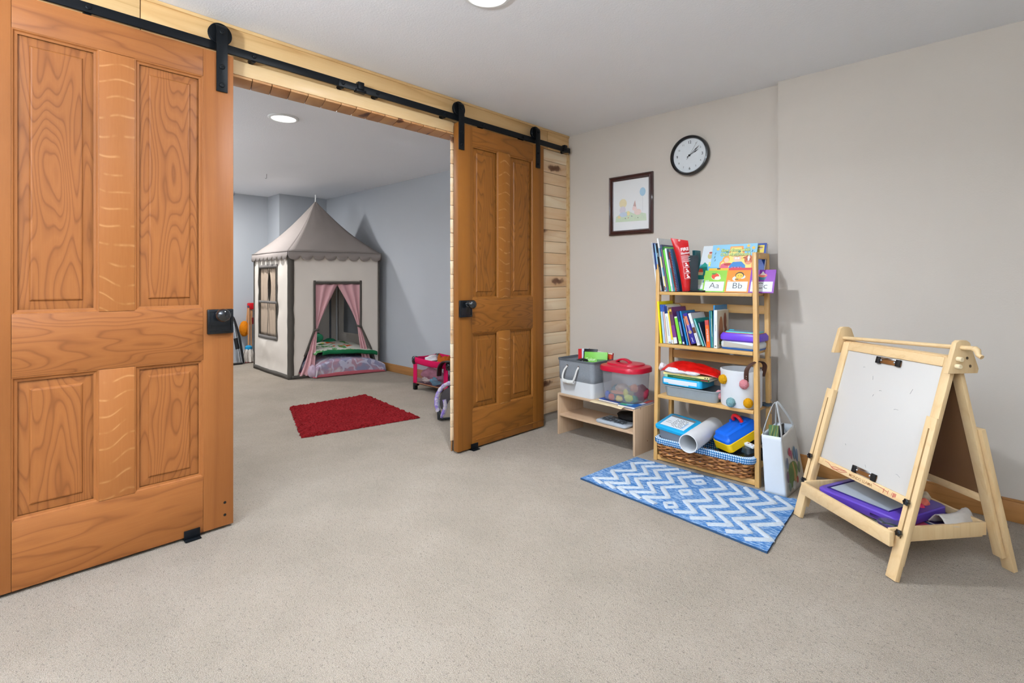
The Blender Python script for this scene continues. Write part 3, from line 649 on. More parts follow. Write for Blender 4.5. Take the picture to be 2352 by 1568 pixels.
m = MB().rect(F, w-.055, h-.062, w-.012, h-.012, mat('#e8cf52', .4), .0004).rect(F, w-.055, h-.082, w-.012, h-.060, mat('#d9767c', .4), .0006).disc(F, w-.034, h-.032, .012, .009, mat('#c8a892', .4), .0008).disc(F, w-.034, h-.026, .016, .004, mat('#8a6a3a', .4), .0009); m.build('cover_art', t)
SB = (1.255, -.248, Z1+.002)
t, F, w, h = board('song_book', 'light blue picture book titled Sing Along with Old MacDonald', SB, (1.520, -.248, Z1+.002), (1.233, -.150, Z1+.292), .010, '#8fcbe8')
GLD = mat('#f2c75a', .4); YEL = mat('#f0dc7e', .4)
m = MB(); m.poly([(.05, 0), (.255, 0), (.250, .19), (.20, .235), (.185, .292), (.11, .292), (.10, .235), (.055, .19)], F, mat('#f0a35a', .4), .0004)
m.poly([(.06, 0), (.245, 0), (.242, .185), (.19, .23), (.175, .284), (.118, .284), (.11, .23), (.064, .185)], F, YEL, .0006); m.build('cover_art', t)
def star(m, x, y, r, c, z): m.poly([(x+(r if k % 2 == 0 else r*.45)*math.sin(k*PI/5), y+(r if k % 2 == 0 else r*.45)*math.cos(k*PI/5)) for k in range(10)], F, c, z)
m = MB()
for x, y in ((.035, .278), (.215, .292), (.245, .278), (.186, .214)): star(m, x, y, .014, GLD, .0012)
for x, y in ((.022, .250), (.020, .225), (.025, .205), (.240, .258), (.252, .245), (.247, .222)): m.text('\u266a', F @ Matrix.Translation((x, y, 0)), .024, mat('#1f2f4a', .5), .0012)
m.build('stars_and_notes', t)
FO = F; F = F @ Matrix.Translation((0, .044, 0)); m = MB()   # fiddler, farmer with squeeze box, cow: plain rounded shapes
m.disc(F, .092, .165, .021, .022, mat('#f0a23f', .4), .0010).disc(F, .095, .160, .015, .016, mat('#f3c7ab', .4), .0012).poly([(.055, .09), (.115, .09), (.108, .135), (.085, .142), (.066, .132)], F, mat('#d9607c', .4), .0014).disc(F, .108, .132, .026, .009, mat('#b5382e', .4), .0016)
m.disc(F, .158, .172, .024, .026, mat('#f3c7ab', .4), .0012).disc(F, .158, .192, .024, .013, mat('#a89a7e', .4), .0014).disc(F, .158, .186, .042, .005, mat('#c79a4a', .4), .0016).disc(F, .150, .170, .006, .006, mat('#eef3f5', .4), .0016, 12).disc(F, .165, .170, .006, .006, mat('#eef3f5', .4), .0016, 12)
m.poly([(.105, .085), (.215, .085), (.208, .125), (.185, .148), (.135, .146), (.118, .125)], F, mat('#2f7fc4', .4), .0018)
for k in range(7): m.rect(F, .130+k*.009, .082, .1355+k*.009, .115, mat('#b3173c' if k % 2 else '#d9506a', .4), .0020)
m.disc(F, .224, .160, .024, .030, mat('#c8622f', .4), .0012).disc(F, .224, .168, .007, .018, mat('#efe6dc', .4), .0014).disc(F, .224, .138, .016, .010, mat('#e0936a', .4), .0016).disc(F, .200, .172, .009, .005, mat('#a84f26', .4), .0014).disc(F, .248, .172, .009, .005, mat('#a84f26', .4), .0014)
m.disc(F, .216, .162, .0025, .004, M_DARK, .0018, 10).disc(F, .232, .162, .0025, .004, M_DARK, .0018, 10); m.build('cover_figures', t); F = FO
for s, yy, sz in (('Sing Along with', .266, .0275), ('Old MacDonald', .239, .0275)):
    X = F @ Matrix.Translation((.143, yy, 0)); MB().text(s, X, sz, mat('#2f8c7a', .5), .0026, .06).build('title_outline', t); MB().text(s, X, sz, mat('#e3e98a', .5), .0032, .018).build('title', t)
CB = (1.240, -.282, Z1+.0015)
def cardset(lb, bl, br, tl, cols, name='alphabet_chart'):
    return board(name, lb, bl, br, tl, .006, cols, 'chart')
t, F, w, h = cardset('yellow and red strip chart showing above the alphabet chart', (1.256, -.268, Z1+.001), (1.54, -.268, Z1+.001), (1.262, -.214, Z1+.146), '#f2b92f')
MB().rect(F, .12, 0, w, h, mat('#d2353f', .4), .0003).rect(F, .05, h-.008, .07, h-.001, M_DARK, .0006).build('colour_blocks', t)
t, F, w, h = cardset('alphabet chart with Aa, Bb and Cc cards in green, orange and purple', CB, (1.645, -.282, Z1+.0015), (1.247, -.229, Z1+.132), '#8e3fb0')
cw = w/3
WH = mat('#e4ebf1', .4)
pal = ['#8cc63f', '#f08c14', '#8a3ab0']
for i in range(3): MB().rect(F, i*cw, 0, (i+1)*cw, h, mat(pal[i], .4), .0003).build('card', t)
for i, s in enumerate(('Aa', 'Bb', 'Cc')):
    x = i*cw; MB().rect(F, x+.009, .007, x+cw-.009, .068, WH, .0005).build('writing_box', t)
    MB().rect(F, x+.009, .0245, x+cw-.009, .0252, mat('#a9b4c4', .5), .0007).rect(F, x+.009, .045, x+cw-.009, .0453, mat('#c9b4b4', .5), .0007).build('ruled_line', t)
    MB().text(s, F @ Matrix.Translation((x+cw/2+.002, .041, 0)), .052, mat('#353b44', .5), .0010, -.012, 1.1).build('letters', t)
    MB().text(('apple', 'bee', 'cupcake')[i], F @ Matrix.Translation((x+.010, .074, 0)), .011, WH, .0010, .01, 1, 'LEFT').build('word', t)
m = MB().disc(F, .070, .100, .028, .022, mat('#cfe6b0', .5), .0006).disc(F, .066, .103, .023, .019, mat('#d8492a', .4), .0008).disc(F, .083, .090, .019, .012, mat('#eee6c9', .4), .0010).disc(F, .055, .119, .012, .005, mat('#3f8c3a', .4), .0010).rect(F, .067, .119, .069, .127, mat('#5a3a20', .5), .0011); m.build('apple_picture', t)
x = cw; m = MB().disc(F, x+.055, .087, .020, .015, mat('#dfe8ee', .4), .0006).disc(F, x+.090, .098, .018, .012, mat('#dfe8ee', .4), .0006).disc(F, x+.074, .108, .025, .021, mat('#2f2a24', .4), .0008).disc(F, x+.074, .104, .021, .018, mat('#f0c23f', .4), .0010).disc(F, x+.062, .082, .012, .010, mat('#d79a2a', .4), .0012).rect(F, x+.053, .080, x+.070, .083, M_DARK, .0013).disc(F, x+.067, .105, .002, .003, M_DARK, .0013, 8).disc(F, x+.083, .105, .002, .003, M_DARK, .0013, 8); m.build('bee_picture', t)
x = 2*cw; m = MB().poly([(x+.052, .078), (x+.082, .078), (x+.090, .100), (x+.046, .100)], F, mat('#3f7f93', .4), .0008).disc(F, x+.068, .106, .024, .012, mat('#e0756a', .4), .0010).poly([(x+.052, .108), (x+.084, .108), (x+.074, .122), (x+.066, .132), (x+.060, .120)], F, mat('#f0ece6', .4), .0012); m.build('cupcake_picture', t)

# second tier: leaning row
Y2 = -.350; Z2 = SHZ[1]+.0005
row = [ # label, x bottom-left, width, dx over height, height, colour, prints, text
    ('tall yellow spined book with a teal cover at the left of the second shelf', 1.000, .0115, -.024, .263, '#f2e21f', [], None),
    ('pale blue thin book with a dark blue top', 1.0195, .0135, -.026, .243, '#b3d3ea', [(.82, 1, 1, '#1a4fb0')], None),
    ('pale pink thin book with a dark blue top', 1.0335, .0095, -.025, .243, '#dcbab2', [(.82, 1, 1, '#1a4fb0')], None),
    ('cream thin book with a dark blue top', 1.0435, .0115, -.025, .243, '#e2e2b8', [(.82, 1, 1, '#1a4fb0')], None),
    ('white spined book with tiny grey lettering and a dark blue top', 1.0555, .0215, -.034, .234, '#e8ebee', [(.80, 1, 1, '#10306e'), (.2, .72, .25, '#a7b0b8'), (.02, .04, .8, '#2f6f9a')], None),
    ('narrow yellow book with a white label, beside the purple brown one', 1.0785, .0105, -.036, .208, '#f0d63a', [(0, .12, 1, '#dfe6ea')], None),
    ('purple and brown spined book with a white library label', 1.0900, .0240, -.044, .226, '#7b3f86', [(.5, .8, .9, '#5f3a52'), (.8, 1, .9, '#5a3b22'), (.88, .95, .6, '#e0b64a'), (0, .17, 1, '#e4eaee')], None),
    ('short lime green spined book', 1.1215, .0200, -.036, .170, '#7ccf3f', [(.95, 1, .8, '#e6f2de'), (.02, .10, .5, '#cfeeb8')], None),
    ('navy book with a picture cover and pale lettering on its spine', 1.1490, .0170, -.047, .206, '#1c3268', [(.25, .68, .4, '#8fa3c4'), (.02, .08, .6, '#e2e6ea')], None),
    ('bright blue thin book beside the navy one', 1.1740, .0100, -.052, .210, '#1f7fc0', [], None),
    ('thin maroon and white book', 1.1890, .0080, -.047, .184, '#7c2f33', [(.0, .9, .35, '#e8e4e0')], None),
    ('thick purple blue book with a round badge on its spine', 1.2010, .0310, -.066, .190, '#35308f', [(.60, .90, .55, '#e0a542'), (.62, .88, .25, '#d86a70'), (.42, .62, .35, '#a890cf'), (.05, .2, .12, '#dfe4f4')], None),
    ('white and brown spined book leaning right of the thick purple one', 1.2420, .0180, -.068, .198, '#e5e8ee', [(.38, .56, .95, '#5b3526'), (.56, .68, .95, '#b9c3e0'), (.06, .34, .3, '#b4bcc6')], None),
    ('thin teal book with a white edge', 1.2720, .0120, -.066, .170, '#1f9a98', [(.0, .95, .3, '#cfe9ea')], None),
    ('thin navy book with a dotted spine before the orange one', 1.2870, .0090, -.052, .150, '#153a5c', [(.0, .95, .35, '#dfe6ea')], None),
]
for i, (lb, x, w, dx, h, c, sp, tx) in enumerate(row):
    def ex(t, S, w, h, i=i):
        if i == 11: MB().disc(S, 0, -h*.12, w*.36, w*.36, mat('#b7a57c', .4), .0012, 20).build('badge', t)
    book(lb, lean(x, x+dx*.92, Y2+.003*((i*5) % 4), Z2+w*abs(dx)/h*.9, h), w*.95, .19, h, c, 'leaning books on the second shelf', sp, extra=ex)
def upright(lb, x, w, y, d, h, c, sp=(), ex=None, dx=0): return book(lb, lean(x, x+dx, y, Z2+.0005, h), w, d, h, c, 'upright books on the second shelf', sp, extra=ex)
upright('orange spined book lettered LITTLE FRIENDS', 1.2985, .0220, Y2, .16, .160, '#e2642a', [(.82, 1, 1, '#b9484a'), (0, .22, 1, '#e8601c')], spine_text('LITTLE FRIENDS', '#f4eee6', .0125, -.008, .85, .01), -.012)
upright('teal and blue spined book left of the white one', 1.3208, .0060, Y2+.004, .19, .217, '#1f7fa0', [], None, -.010)
upright('pale green spined thin book left of the white one', 1.3275, .0060, Y2+.006, .19, .214, '#5aa89a', [(.3, .8, .4, '#d8dcd8')], None, -.008)
M_HAND = NT('beige_cover_with_animals'); v = M_HAND.co((26, 26, 26)); n = M_HAND.noise(v, .9, 2)
M_HAND = M_HAND.done(M_HAND.ramp(n, [(.40, lin('#8a5a44')), (.44, lin('#d3c2a8')), (.56, lin('#dccfba')), (.60, lin('#c08a5a'))]), .5)
t = upright('white spined book with brown animals on a beige cover', 1.3425, .0185, Y2-.002, .170, .222, '#e9ecea', [(.04, .07, .5, '#4a5a4a'), (.45, .62, .2, '#b9bfc4')])
M = lean(1.3425, 1.3425, Y2-.002, Z2, .222); F = fr(M @ Vector((.0185, 0, 0)), (0, 1, 0), (0, 0, 1))
MB().rect(F, .008, .01, .166, .218, mat('#d8cbb4', .5), .0006).disc(F, .055, .10, .032, .085, mat('#b5764a', .5, .2, 60), .0008).disc(F, .115, .155, .022, .050, mat('#8f5238', .5), .0010).disc(F, .125, .075, .020, .055, mat('#86492f', .5), .0012).rect(F, .03, .02, .12, .04, mat('#4c7a44', .5), .0012).build('cover_art', t)
upright('blue covered book with a yellow badge standing left of the white one', 1.3345, .0075, Y2+.010, .185, .250, '#2f86c0', [(.0, .3, 1, '#2f6f9a')])
m = MB(); BE = fr((1.300, Y2+.06, Z2), (.35, .94, 0), (0, 0, 1)); m.prism([(0, 0), (.085, 0), (.085, .205)]+[(.012+.012*math.cos(a), .2+.012*math.sin(a)) for a in (1.57, 2.1, 2.6, 3.14)], BE, .002, M_DARK)
tag(m.build('bookend', origin=(1.29, Y2+.09, Z2)), 'black bookend plate standing behind the orange book on the second shelf', 'bookend')

def rbox(cx, cy, w, d, r, n=6, rot=0):
    """rounded rectangle outline"""
    P = []
    for sx, sy, a0 in ((1, 1, 0), (-1, 1, PI/2), (-1, -1, PI), (1, -1, 1.5*PI)):
        for i in range(n+1):
            a = a0+PI/2*i/n; P.append((sx*(w/2-r)+r*math.cos(a), sy*(d/2-r)+r*math.sin(a)))
    c, s = math.cos(rot), math.sin(rot); return [(cx+x*c-y*s, cy+x*s+y*c) for x, y in P]
def loft(mb, rings, m, cap0=True, cap1=True, flip=False):
    n = len(rings[0]); vs = [p for r in rings for p in r]
    fs = [(i*n+j, i*n+(j+1) % n, (i+1)*n+(j+1) % n, (i+1)*n+j) for i in range(len(rings)-1) for j in range(n)]
    if cap0: fs.append(tuple(range(n))[::-1])
    if cap1: fs.append(tuple((len(rings)-1)*n+j for j in range(n)))
    if flip: fs = [f[::-1] for f in fs]
    return mb.add(vs, fs, m)
def rloft(mb, spec, m, cx, cy, rot=0, **kw):
    """spec: list of (w, d, r, z)"""
    return loft(mb, [[(x, y, z) for x, y in rbox(cx, cy, w, d, r, 6, rot)] for w, d, r, z in spec], m, **kw)
# white box and purple toy lying flat at the right of the second shelf
WB = mat('#dfe6e8', .3, .03)
t = thing('toy_case', 'white plastic toy case with a blue base under the purple toy', 'toy', (1.475, -.255, Z2))
m = MB(); rloft(m, [(.205, .155, .03, Z2+.0005), (.212, .162, .032, Z2+.010)], mat('#1d5fb0', .35), 1.478, -.262, -.03); m.build('base', t, smooth=40)
m = MB(); rloft(m, [(.206, .156, .03, Z2+.0101), (.214, .164, .034, Z2+.018), (.214, .164, .034, Z2+.036), (.200, .150, .03, Z2+.0475)], WB, 1.478, -.262, -.03); m.build('shell', t, smooth=40)
m = MB(); m.grid(lambda u, v: Vector((1.395+.165*u, -.3447-.03*(u*.165), Z2+.016+.030*v*(1-u*.55)+.012*u*0)), 8, 3, mat('#b9b6ad', .5)); m.build('grey_panel', t)
t = thing('tablet_toy', 'purple children\'s electronic toy with a teal rimmed screen on the white case', 'toy', (1.475, -.255, Z2+.048))
m = MB(); rloft(m, [(.205, .16, .03, Z2+.0482), (.226, .176, .035, Z2+.056), (.226, .176, .035, Z2+.078), (.205, .156, .03, Z2+.094)], mat('#6a3fd0', .3), 1.482, -.262, -.03); m.build('body', t, smooth=40)
m = MB(); rloft(m, [(.196, .148, .028, Z2+.0942), (.196, .148, .028, Z2+.0955)], mat('#b5302e', .4), 1.484, -.26, -.03); rloft(m, [(.190, .142, .028, Z2+.0956), (.190, .142, .028, Z2+.0968)], mat('#e8c23a', .4), 1.484, -.26, -.03); rloft(m, [(.184, .136, .028, Z2+.0969), (.180, .132, .028, Z2+.103)], mat('#4fb8c4', .35), 1.484, -.26, -.03); m.build('rim', t, smooth=40)
m = MB(); rloft(m, [(.150, .104, .02, Z2+.1032), (.150, .104, .02, Z2+.1042)], mat('#8fa3b8', .3, .3, 40), 1.488, -.26, -.03); m.build('screen', t, smooth=40)
m = MB(); rloft(m, [(.030, .020, .008, Z2+.103), (.028, .018, .008, Z2+.108)], mat('#3fb6d8', .3), 1.408, -.25, 0); m.build('button', t, smooth=40)

# third tier
Z3 = SHZ[2]+.0005
t = thing('plastic_bin', 'shallow grey plastic bin under the blue case on the third shelf', 'bin', (1.21, -.30, Z3))
GP = mat('#8f979b', .4, .1, 30)
m = MB(); rloft(m, [(.318, .19, .03, Z3+.0003), (.336, .205, .036, Z3+.058), (.346, .214, .04, Z3+.060), (.346, .214, .04, Z3+.066), (.332, .202, .036, Z3+.066), (.316, .188, .03, Z3+.006)], GP, 1.216, -.303, -.02); m.build('bin_body', t, smooth=40)
t = thing('storage_case', 'bright blue plastic case with white label strip lying on the grey bin', 'case', (1.165, -.30, Z3+.064))
CY = mat('#1aa6dd', .3, .03); Zc = Z3+.0665
m = MB(); rloft(m, [(.246, .185, .02, Zc), (.256, .195, .022, Zc+.004), (.256, .195, .022, Zc+.038), (.246, .186, .02, Zc+.046)], CY, 1.162, -.303, -.02); m.build('case_body', t, smooth=40)
fx = fr((1.160, -.4005, Zc+.021), (1, -.02, 0), (0, 0, 1)); m = MB().rect(fx, -.112, -.006, .102, .016, WH, .0005).rect(fx, -.08, -.012, .05, -.004, WH, .0005); m.build('label_strip', t)
Zb = Zc+.0465
book('dark green book lying flat on the blue case', fr((1.046, -.388, Zb+.0002), (0, 0, 1), (0, 1, 0)) @ Matrix.Identity(4), .0165, .17, .285, '#14532f', None, [(0, .06, 1, '#9fd0a8'), (.3, .5, .25, '#c9a84a')]) if False else None
def flat_book(lb, x, y, z, w, d, th, col, spine=(), rot=-.02, txt=None):
    M = fr((x, y, z), (0, 0, 1), (math.sin(-rot)*0-rot*0, 1, 0)); M = Matrix.Translation((x, y, z)) @ Matrix.Rotation(rot, 4, 'Z')
    t = thing('book', lb, 'book', M @ Vector((w/2, d/2, 0)), None); cv = mat(col, .4, .04)
    c = .0015
    MB().box((0, 0, 0), (w, d, c), cv, M).box((0, 0, th-c), (w, d, th), cv, M).box((0, 0, c), (w, c, th-c), cv, M).build('cover', t)
    MB().box((.001, c, c), (w-.002, d-.002, th-c), M_PAGE, M).build('pages', t)
    S = fr(M @ Vector((w/2, 0, th/2)), M.to_3x3() @ Vector((1, 0, 0)), (0, 0, 1))
    for a, b, hf, cc in spine: MB().rect(S, (a-.5)*w, -th*hf/2, (b-.5)*w, th*hf/2, mat(cc, .5), .0006).build('spine_print', t)
    if txt: MB().text(txt[0], S @ Matrix.Translation((txt[3] if len(txt) > 3 else 0, 0, 0)), txt[2], mat(txt[1], .5), .001, .01, 1).build('spine_title', t)
    return t
flat_book('dark green book lying on the blue case', 1.050, -.388, Zb+.0003, .282, .17, .0155, '#17552f', [(0, .07, 1, '#9cc9a0'), (.82, .98, .45, '#8a2a2e'), (.2, .7, .2, '#7f9a5a')])
flat_book('pale yellow book lying on the dark green book', 1.040, -.386, Zb+.0162, .292, .165, .012, '#f0e29a', [(.9, .93, .5, '#2a3440'), (.95, .975, .5, '#2a3440')], -.02, ('GOES TO PRESCHOOL', '#b8703a', .0075))
Zs = Zb+.0287
t = thing('santa_hat', 'red satin hat with white fur trim piled on the flat books', 'hat', (1.19, -.30, Zs))
SAT = NT('red_satin'); SAT = SAT.done(SAT.mix(SAT.noise(SAT.co(), 40, 3), lin('#a80508'), lin('#d8110f')), .28, 0, .6); FUR = mat('#e9e6ea', .95, .08, 60, .8, 160, 0, .1, 0, .006)
def hat(u, v):
    x = lerp(1.025, 1.372, u); y = lerp(-.395+.02*u, -.245, v); e = math.sin(PI*u)**.35*math.sin(PI*min(1, max(0, v*.96+.02)))**.5
    z = Zs+.006+(.078-.034*u)*e*(.6+.55*v)+.007*wob(u*7, v*6, 2)*e+.003*wob(u*25, v*20, 5)*e-.018*max(0, u-.75)*(1-v)
    return Vector((x, y, max(z, Zs+.002)))
m = MB().grid(hat, 40, 24, SAT); m.build('satin', t, smooth=80, thick=.003)
for x, y, r in ((1.128, -.388, (.075, .020, .011)), (1.225, -.390, (.045, .018, .011)), (1.10, -.384, (.045, .016, .017)), (1.020, -.355, (.022, .03, .026))):
    m = MB().ball((x, y, Zs+r[2]*.9+.001), r, FUR, 20, 12, .25, x*40); m.build('fur_trim', t, smooth=80)
t = MB(); t.ball((1.005, -.33, Z3+.128), (.024, .024, .026), FUR, 16, 10, .2, 3)
# pompom basket
PB = Vector((1.487, -.322, Z3))
t = thing('pompom_basket', 'white round fabric basket with coloured wool pompoms and a leather handle', 'basket', PB)
m = MB(); Rb = .108
m.lathe([(Rb*.97, .0005), (Rb, .010), (Rb*1.01, .185), (Rb*1.03, .192), (Rb*1.03, .203), (Rb*.97, .205), (Rb*.96, .190), (Rb*.95, .012), (0, .010)], Matrix.Translation(PB), fabric('#e3e6ea', .03, 12, 500, .2), 48); m.build('body', t, smooth=40)
for a, z, c in ((-2.16, .150, '#d9a01c'), (-1.10, .138, '#d98d94'), (-1.70, .030, '#86aeb2'), (-.92, .036, '#d89a14'), (-2.85, .045, '#dfa0a6')):
    p = PB+Vector((math.cos(a)*Rb*1.07, math.sin(a)*Rb*1.07, z)); q = MB(); c_ = mat(c, .95, .2, 120, .9, 220, 0, .1, 0, .006)
    q.ball(p, (.024, .024, .026), c_, 28, 18, .16, a*9, 7)
    q.build('pompom', t, smooth=80)
LE = mat('#4a2c20', .5, .1, 30)
hp = [(PB.x+.060+.0, PB.y-.090, Z3+.150), (PB.x+.064, PB.y-.096, Z3+.215), (PB.x+.085, PB.y-.075, Z3+.252), (PB.x+.112, PB.y-.03, Z3+.262), (PB.x+.120, PB.y+.02, Z3+.235), (PB.x+.104, PB.y+.035, Z3+.17)]
def smooth_path(P, k=6):
    P = [Vector(p) for p in P]; Q = []
    for i in range(len(P)-1):
        p0, p1, p2, p3 = P[max(i-1, 0)], P[i], P[i+1], P[min(i+2, len(P)-1)]
        for j in range(k):
            u = j/k; Q.append(.5*((2*p1)+(p2-p0)*u+(2*p0-5*p1+4*p2-p3)*u*u+(3*p1-p0-3*p2+p3)*u**3))
    return Q+[P[-1]]
MB().strip(smooth_path(hp), .024, .004, (.8, .5, 0), LE).build('handle', t, bevel=.001)
for k in range(3): MB().ball((PB.x+.061, PB.y-.0955, Z3+.158+k*.012), .003, M_CHROME, 8, 6).build('rivet', t, smooth=60)
tag(MB().lathe([(0, 0), (.03, .001), (.034, .012), (.030, .013), (.0, .006)], Matrix.Translation((1.595, -.245, Z3+.0005)), mat('#3f5160', .4), 20).build('small_dish', smooth=40, origin=(1.595, -.245, Z3)), 'small dark dish at the right end of the third shelf', 'dish')

# bottom tier: wicker basket with gingham liner
t = thing('wicker_basket', 'brown wicker basket with a blue gingham liner at the foot of the bookshelf', 'basket', (1.318, -.37, .03))
BC = (1.318, -.375); BW, BD = .566, .235
WK = wood('wicker_cane', '#a8703c', '#6f4420', '#bf8a52', 'X', .55, 4, 1, (20, 20, 3), .1, .6)
cane = [mat(c, .55, .18, 60) for c in ('#a06a38', '#8a5529', '#b57d48', '#7a4a24')]
def ringpts(z, grow=0, n=20):
    P = rbox(BC[0], BC[1], BW+grow, BD+grow, .05, n); # resample evenly
    L = [0]
    for i in range(len(P)): L.append(L[-1]+math.dist(P[i], P[(i+1) % len(P)]))
    return P, L
def along(P, L, s):
    s %= L[-1]
    for i in range(len(P)):
        if L[i+1] >= s:
            f = (s-L[i])/max(1e-9, L[i+1]-L[i]); a, b = P[i], P[(i+1) % len(P)]; tx, ty = b[0]-a[0], b[1]-a[1]; l = math.hypot(tx, ty) or 1
            return (lerp(a[0], b[0], f), lerp(a[1], b[1], f), ty/l, -tx/l)
m = MB(); loft(m, [[(x, y, .046) for x, y in rbox(*BC, BW-.06, BD-.05, .045)], [(x, y, .135) for x, y in rbox(*BC, BW-.022, BD-.022, .045)]], mat('#4a2c16', .8), True, False); m.build('inner_shell', t)
NS = 46
for k in range(9):
    z = .040+k*.0115; P, L = ringpts(z, -.035+.004*k); T = L[-1]; m = MB()
    pts = []
    for i in range(NS*8):
        x, y, nx, ny = along(P, L, T*i/(NS*8)); o = .0065*math.sin(2*PI*NS/2*i/(NS*8)+(k % 2)*PI); pts.append((x+nx*o, y+ny*o, z+.0022*math.sin(i*.37+k)))
    m.tube(pts, [.0066*(1+.15*math.sin(i*.9+k)) for i in range(len(pts))], cane[k % 4], 6, True, .8); m.build('woven_cane', t, smooth=60)
GG = NT('blue_gingham'); v = GG.co(); sx, sy, sz = GG.sep(v)
u = GG.math('ADD', sx, GG.math('MULTIPLY', sy, .92)); a = GG.math('GREATER_THAN', GG.math('SINE', GG.math('MULTIPLY', u, 2*PI/.0125)), 0.0); b = GG.math('GREATER_THAN', GG.math('SINE', GG.math('MULTIPLY', sz, 2*PI/.0125)), 0.0)
M_GING = GG.done(GG.ramp(GG.math('MULTIPLY', GG.math('ADD', a, b), .5), [(0, lin('#e8eef4')), (.3, lin('#5c97c6')), (.75, lin('#1c5e98'))], 'CONSTANT'), .9, 0, .1)
m = MB(); loft(m, [[(x, y, z) for x, y in rbox(*BC, w, d, .055)] for w, d, z in ((BW+.010, BD+.010, .118), (BW+.022, BD+.022, .128), (BW+.022, BD+.022, .148), (BW+.010, BD+.010, .153), (BW-.014, BD-.014, .153), (BW-.022, BD-.022, .145), (BW-.045, BD-.045, .06))], M_GING, False, True); m.build('gingham_liner', t, smooth=50)
# contents
t = thing('storage_box', 'clear plastic box with blue lid and printed sheet in the wicker basket', 'box', (1.155, -.36, .07))
R = Matrix.Translation((1.138, -.362, 0)) @ Matrix.Rotation(-.10, 4, 'Z') @ Matrix.Rotation(math.radians(11), 4, 'X') @ Matrix.Rotation(math.radians(4), 4, 'Y')
FROST = NT('frosted_plastic'); FROST.b.inputs['Transmission Weight'].default_value = .55; FROST = FROST.done(lin('#b9c3d2'), .45)
def rl2(mb, spec, m, M, **kw): return loft(mb, [[M @ Vector((x, y, z)) for x, y in rbox(0, 0, w, d, r)] for w, d, r, z in spec], m, **kw)
m = MB(); rl2(m, [(.155, .155, .02, .085), (.180, .178, .025, .225)], FROST, R); m.build('box_body', t, smooth=40)
m = MB(); rl2(m, [(.205, .195, .025, .226), (.212, .202, .028, .230), (.212, .202, .028, .244), (.198, .188, .024, .250)], CY, R); m.build('lid', t, smooth=40)
LF = R @ Matrix.Translation((0, 0, .2505)); m = MB().rect(LF, -.078, -.075, .078, .072, WH, .0003).rect(LF, -.078, .050, .078, .072, mat('#6f7478', .5), .0005); m.build('sheet', t)
m = MB()
for i in range(7):
    for j in range(6):
        if (i*3+j*5) % 7: m.disc(LF, -.02+i*.011, -.055+j*.017+(i % 2)*.003, .0032, .0045, mat('#2c3138', .6), .0008, 8)
o = m.build('printed_marks', t); o['kind'] = 'stuff'
m = MB().rect(LF, -.066, -.03, -.03, -.026, INK2, .0007).rect(LF, -.066, -.01, -.04, -.006, INK2, .0007).rect(LF, .05, -.06, .06, .02, mat('#a9c6e4', .6), .0007); m.build('printed_lines', t)
t = thing('paper_roll', 'wide white paper roll lying across the wicker basket', 'paper roll', (1.30, -.38, .14))
a, b = Vector((1.316, -.635, .2055)), Vector((1.300, -.245, .222)); d = (b-a); K = fr(a, d.cross(Vector((0, 0, 1))), Vector((0, 0, 1)))
Kz = fr(a, (d.y, -d.x, 0), Vector((0, 0, 1))-d*(d.z/d.length_squared)); L = d.length
if (Kz.to_3x3() @ Vector((0, 0, 1))).dot(d) < 0: Kz = Kz @ Matrix.Rotation(PI, 4, 'Y')
PW = mat('#e4e6e8', .5, .03)
MB().lathe([(.050, 0), (.052, .001), (.052, L), (.0475, L), (.0475, .001), (.050, 0)], Kz, PW, 40, caps=False).build('tube', t, smooth=40)
for k in range(3): MB().tube([Kz @ Vector((.0524*math.cos(c), .0524*math.sin(c), .08+.02*k+.05*math.sin(c*1.5+k))) for c in [-1.2+i*.12 for i in range(22)]], .0005, mat('#c3c6ca', .6), 4).build('curved_line', t)
t = thing('toy_toolbox', 'toy toolbox with blue lid, yellow body and red handle in the wicker basket', 'toy', (1.46, -.36, .1))
R = Matrix.Translation((1.475, -.345, .0)) @ Matrix.Rotation(math.radians(-33), 4, 'Z') @ Matrix.Rotation(math.radians(24), 4, 'X')
R = Matrix.Translation((1.484, -.350, .204)) @ Matrix.Rotation(math.radians(-28), 4, 'Z') @ Matrix.Rotation(math.radians(22), 4, 'X')
m = MB(); rl2(m, [(.115, .225, .018, -.062), (.125, .235, .02, -.010)], M_DARK, R); m.build('tray', t, smooth=40)
m = MB(); rl2(m, [(.122, .232, .02, -.0095), (.136, .245, .022, -.004), (.136, .245, .022, .040), (.130, .240, .02, .042)], mat('#f0c40f', .3), R); m.build('body', t, smooth=40)
BL = mat('#0f63d6', .28)
m = MB(); rl2(m, [(.130, .238, .02, .0422), (.128, .236, .02, .056), (.112, .215, .018, .066), (.106, .205, .018, .085), (.085, .18, .016, .094)], BL, R); m.box((-.045, .01, .09), (-.03, .05, .104), BL, R).box((.030, .01, .09), (.045, .05, .104), BL, R); m.build('lid', t, smooth=35)
m = MB(); m.tube([R @ Vector((.034*math.cos(a), .03, .098+.036*math.sin(a))) for a in [PI*i/12 for i in range(13)]], .010, mat('#d1141c', .3), 10); m.build('handle', t, smooth=60)
tag(MB().ball((1.388, -.395, .168), (.018, .02, .03), mat('#8ed04a', .35), 16, 10, .3, 2).build('toy_ball', smooth=80, origin=(1.388, -.395, .14)), 'small lime green toy beside the toy toolbox', 'toy')
tag(MB().ball((1.402, -.345, .208), (.012, .016, .018), mat('#e8702a', .35), 14, 8, .3, 5).build('toy_ball', smooth=80, origin=(1.402, -.345, .19)), 'small orange toy behind the toy toolbox', 'toy')
t = thing('toy_car', 'black toy police truck with a white light bar at the right of the wicker basket', 'toy car', (1.56, -.39, .11))
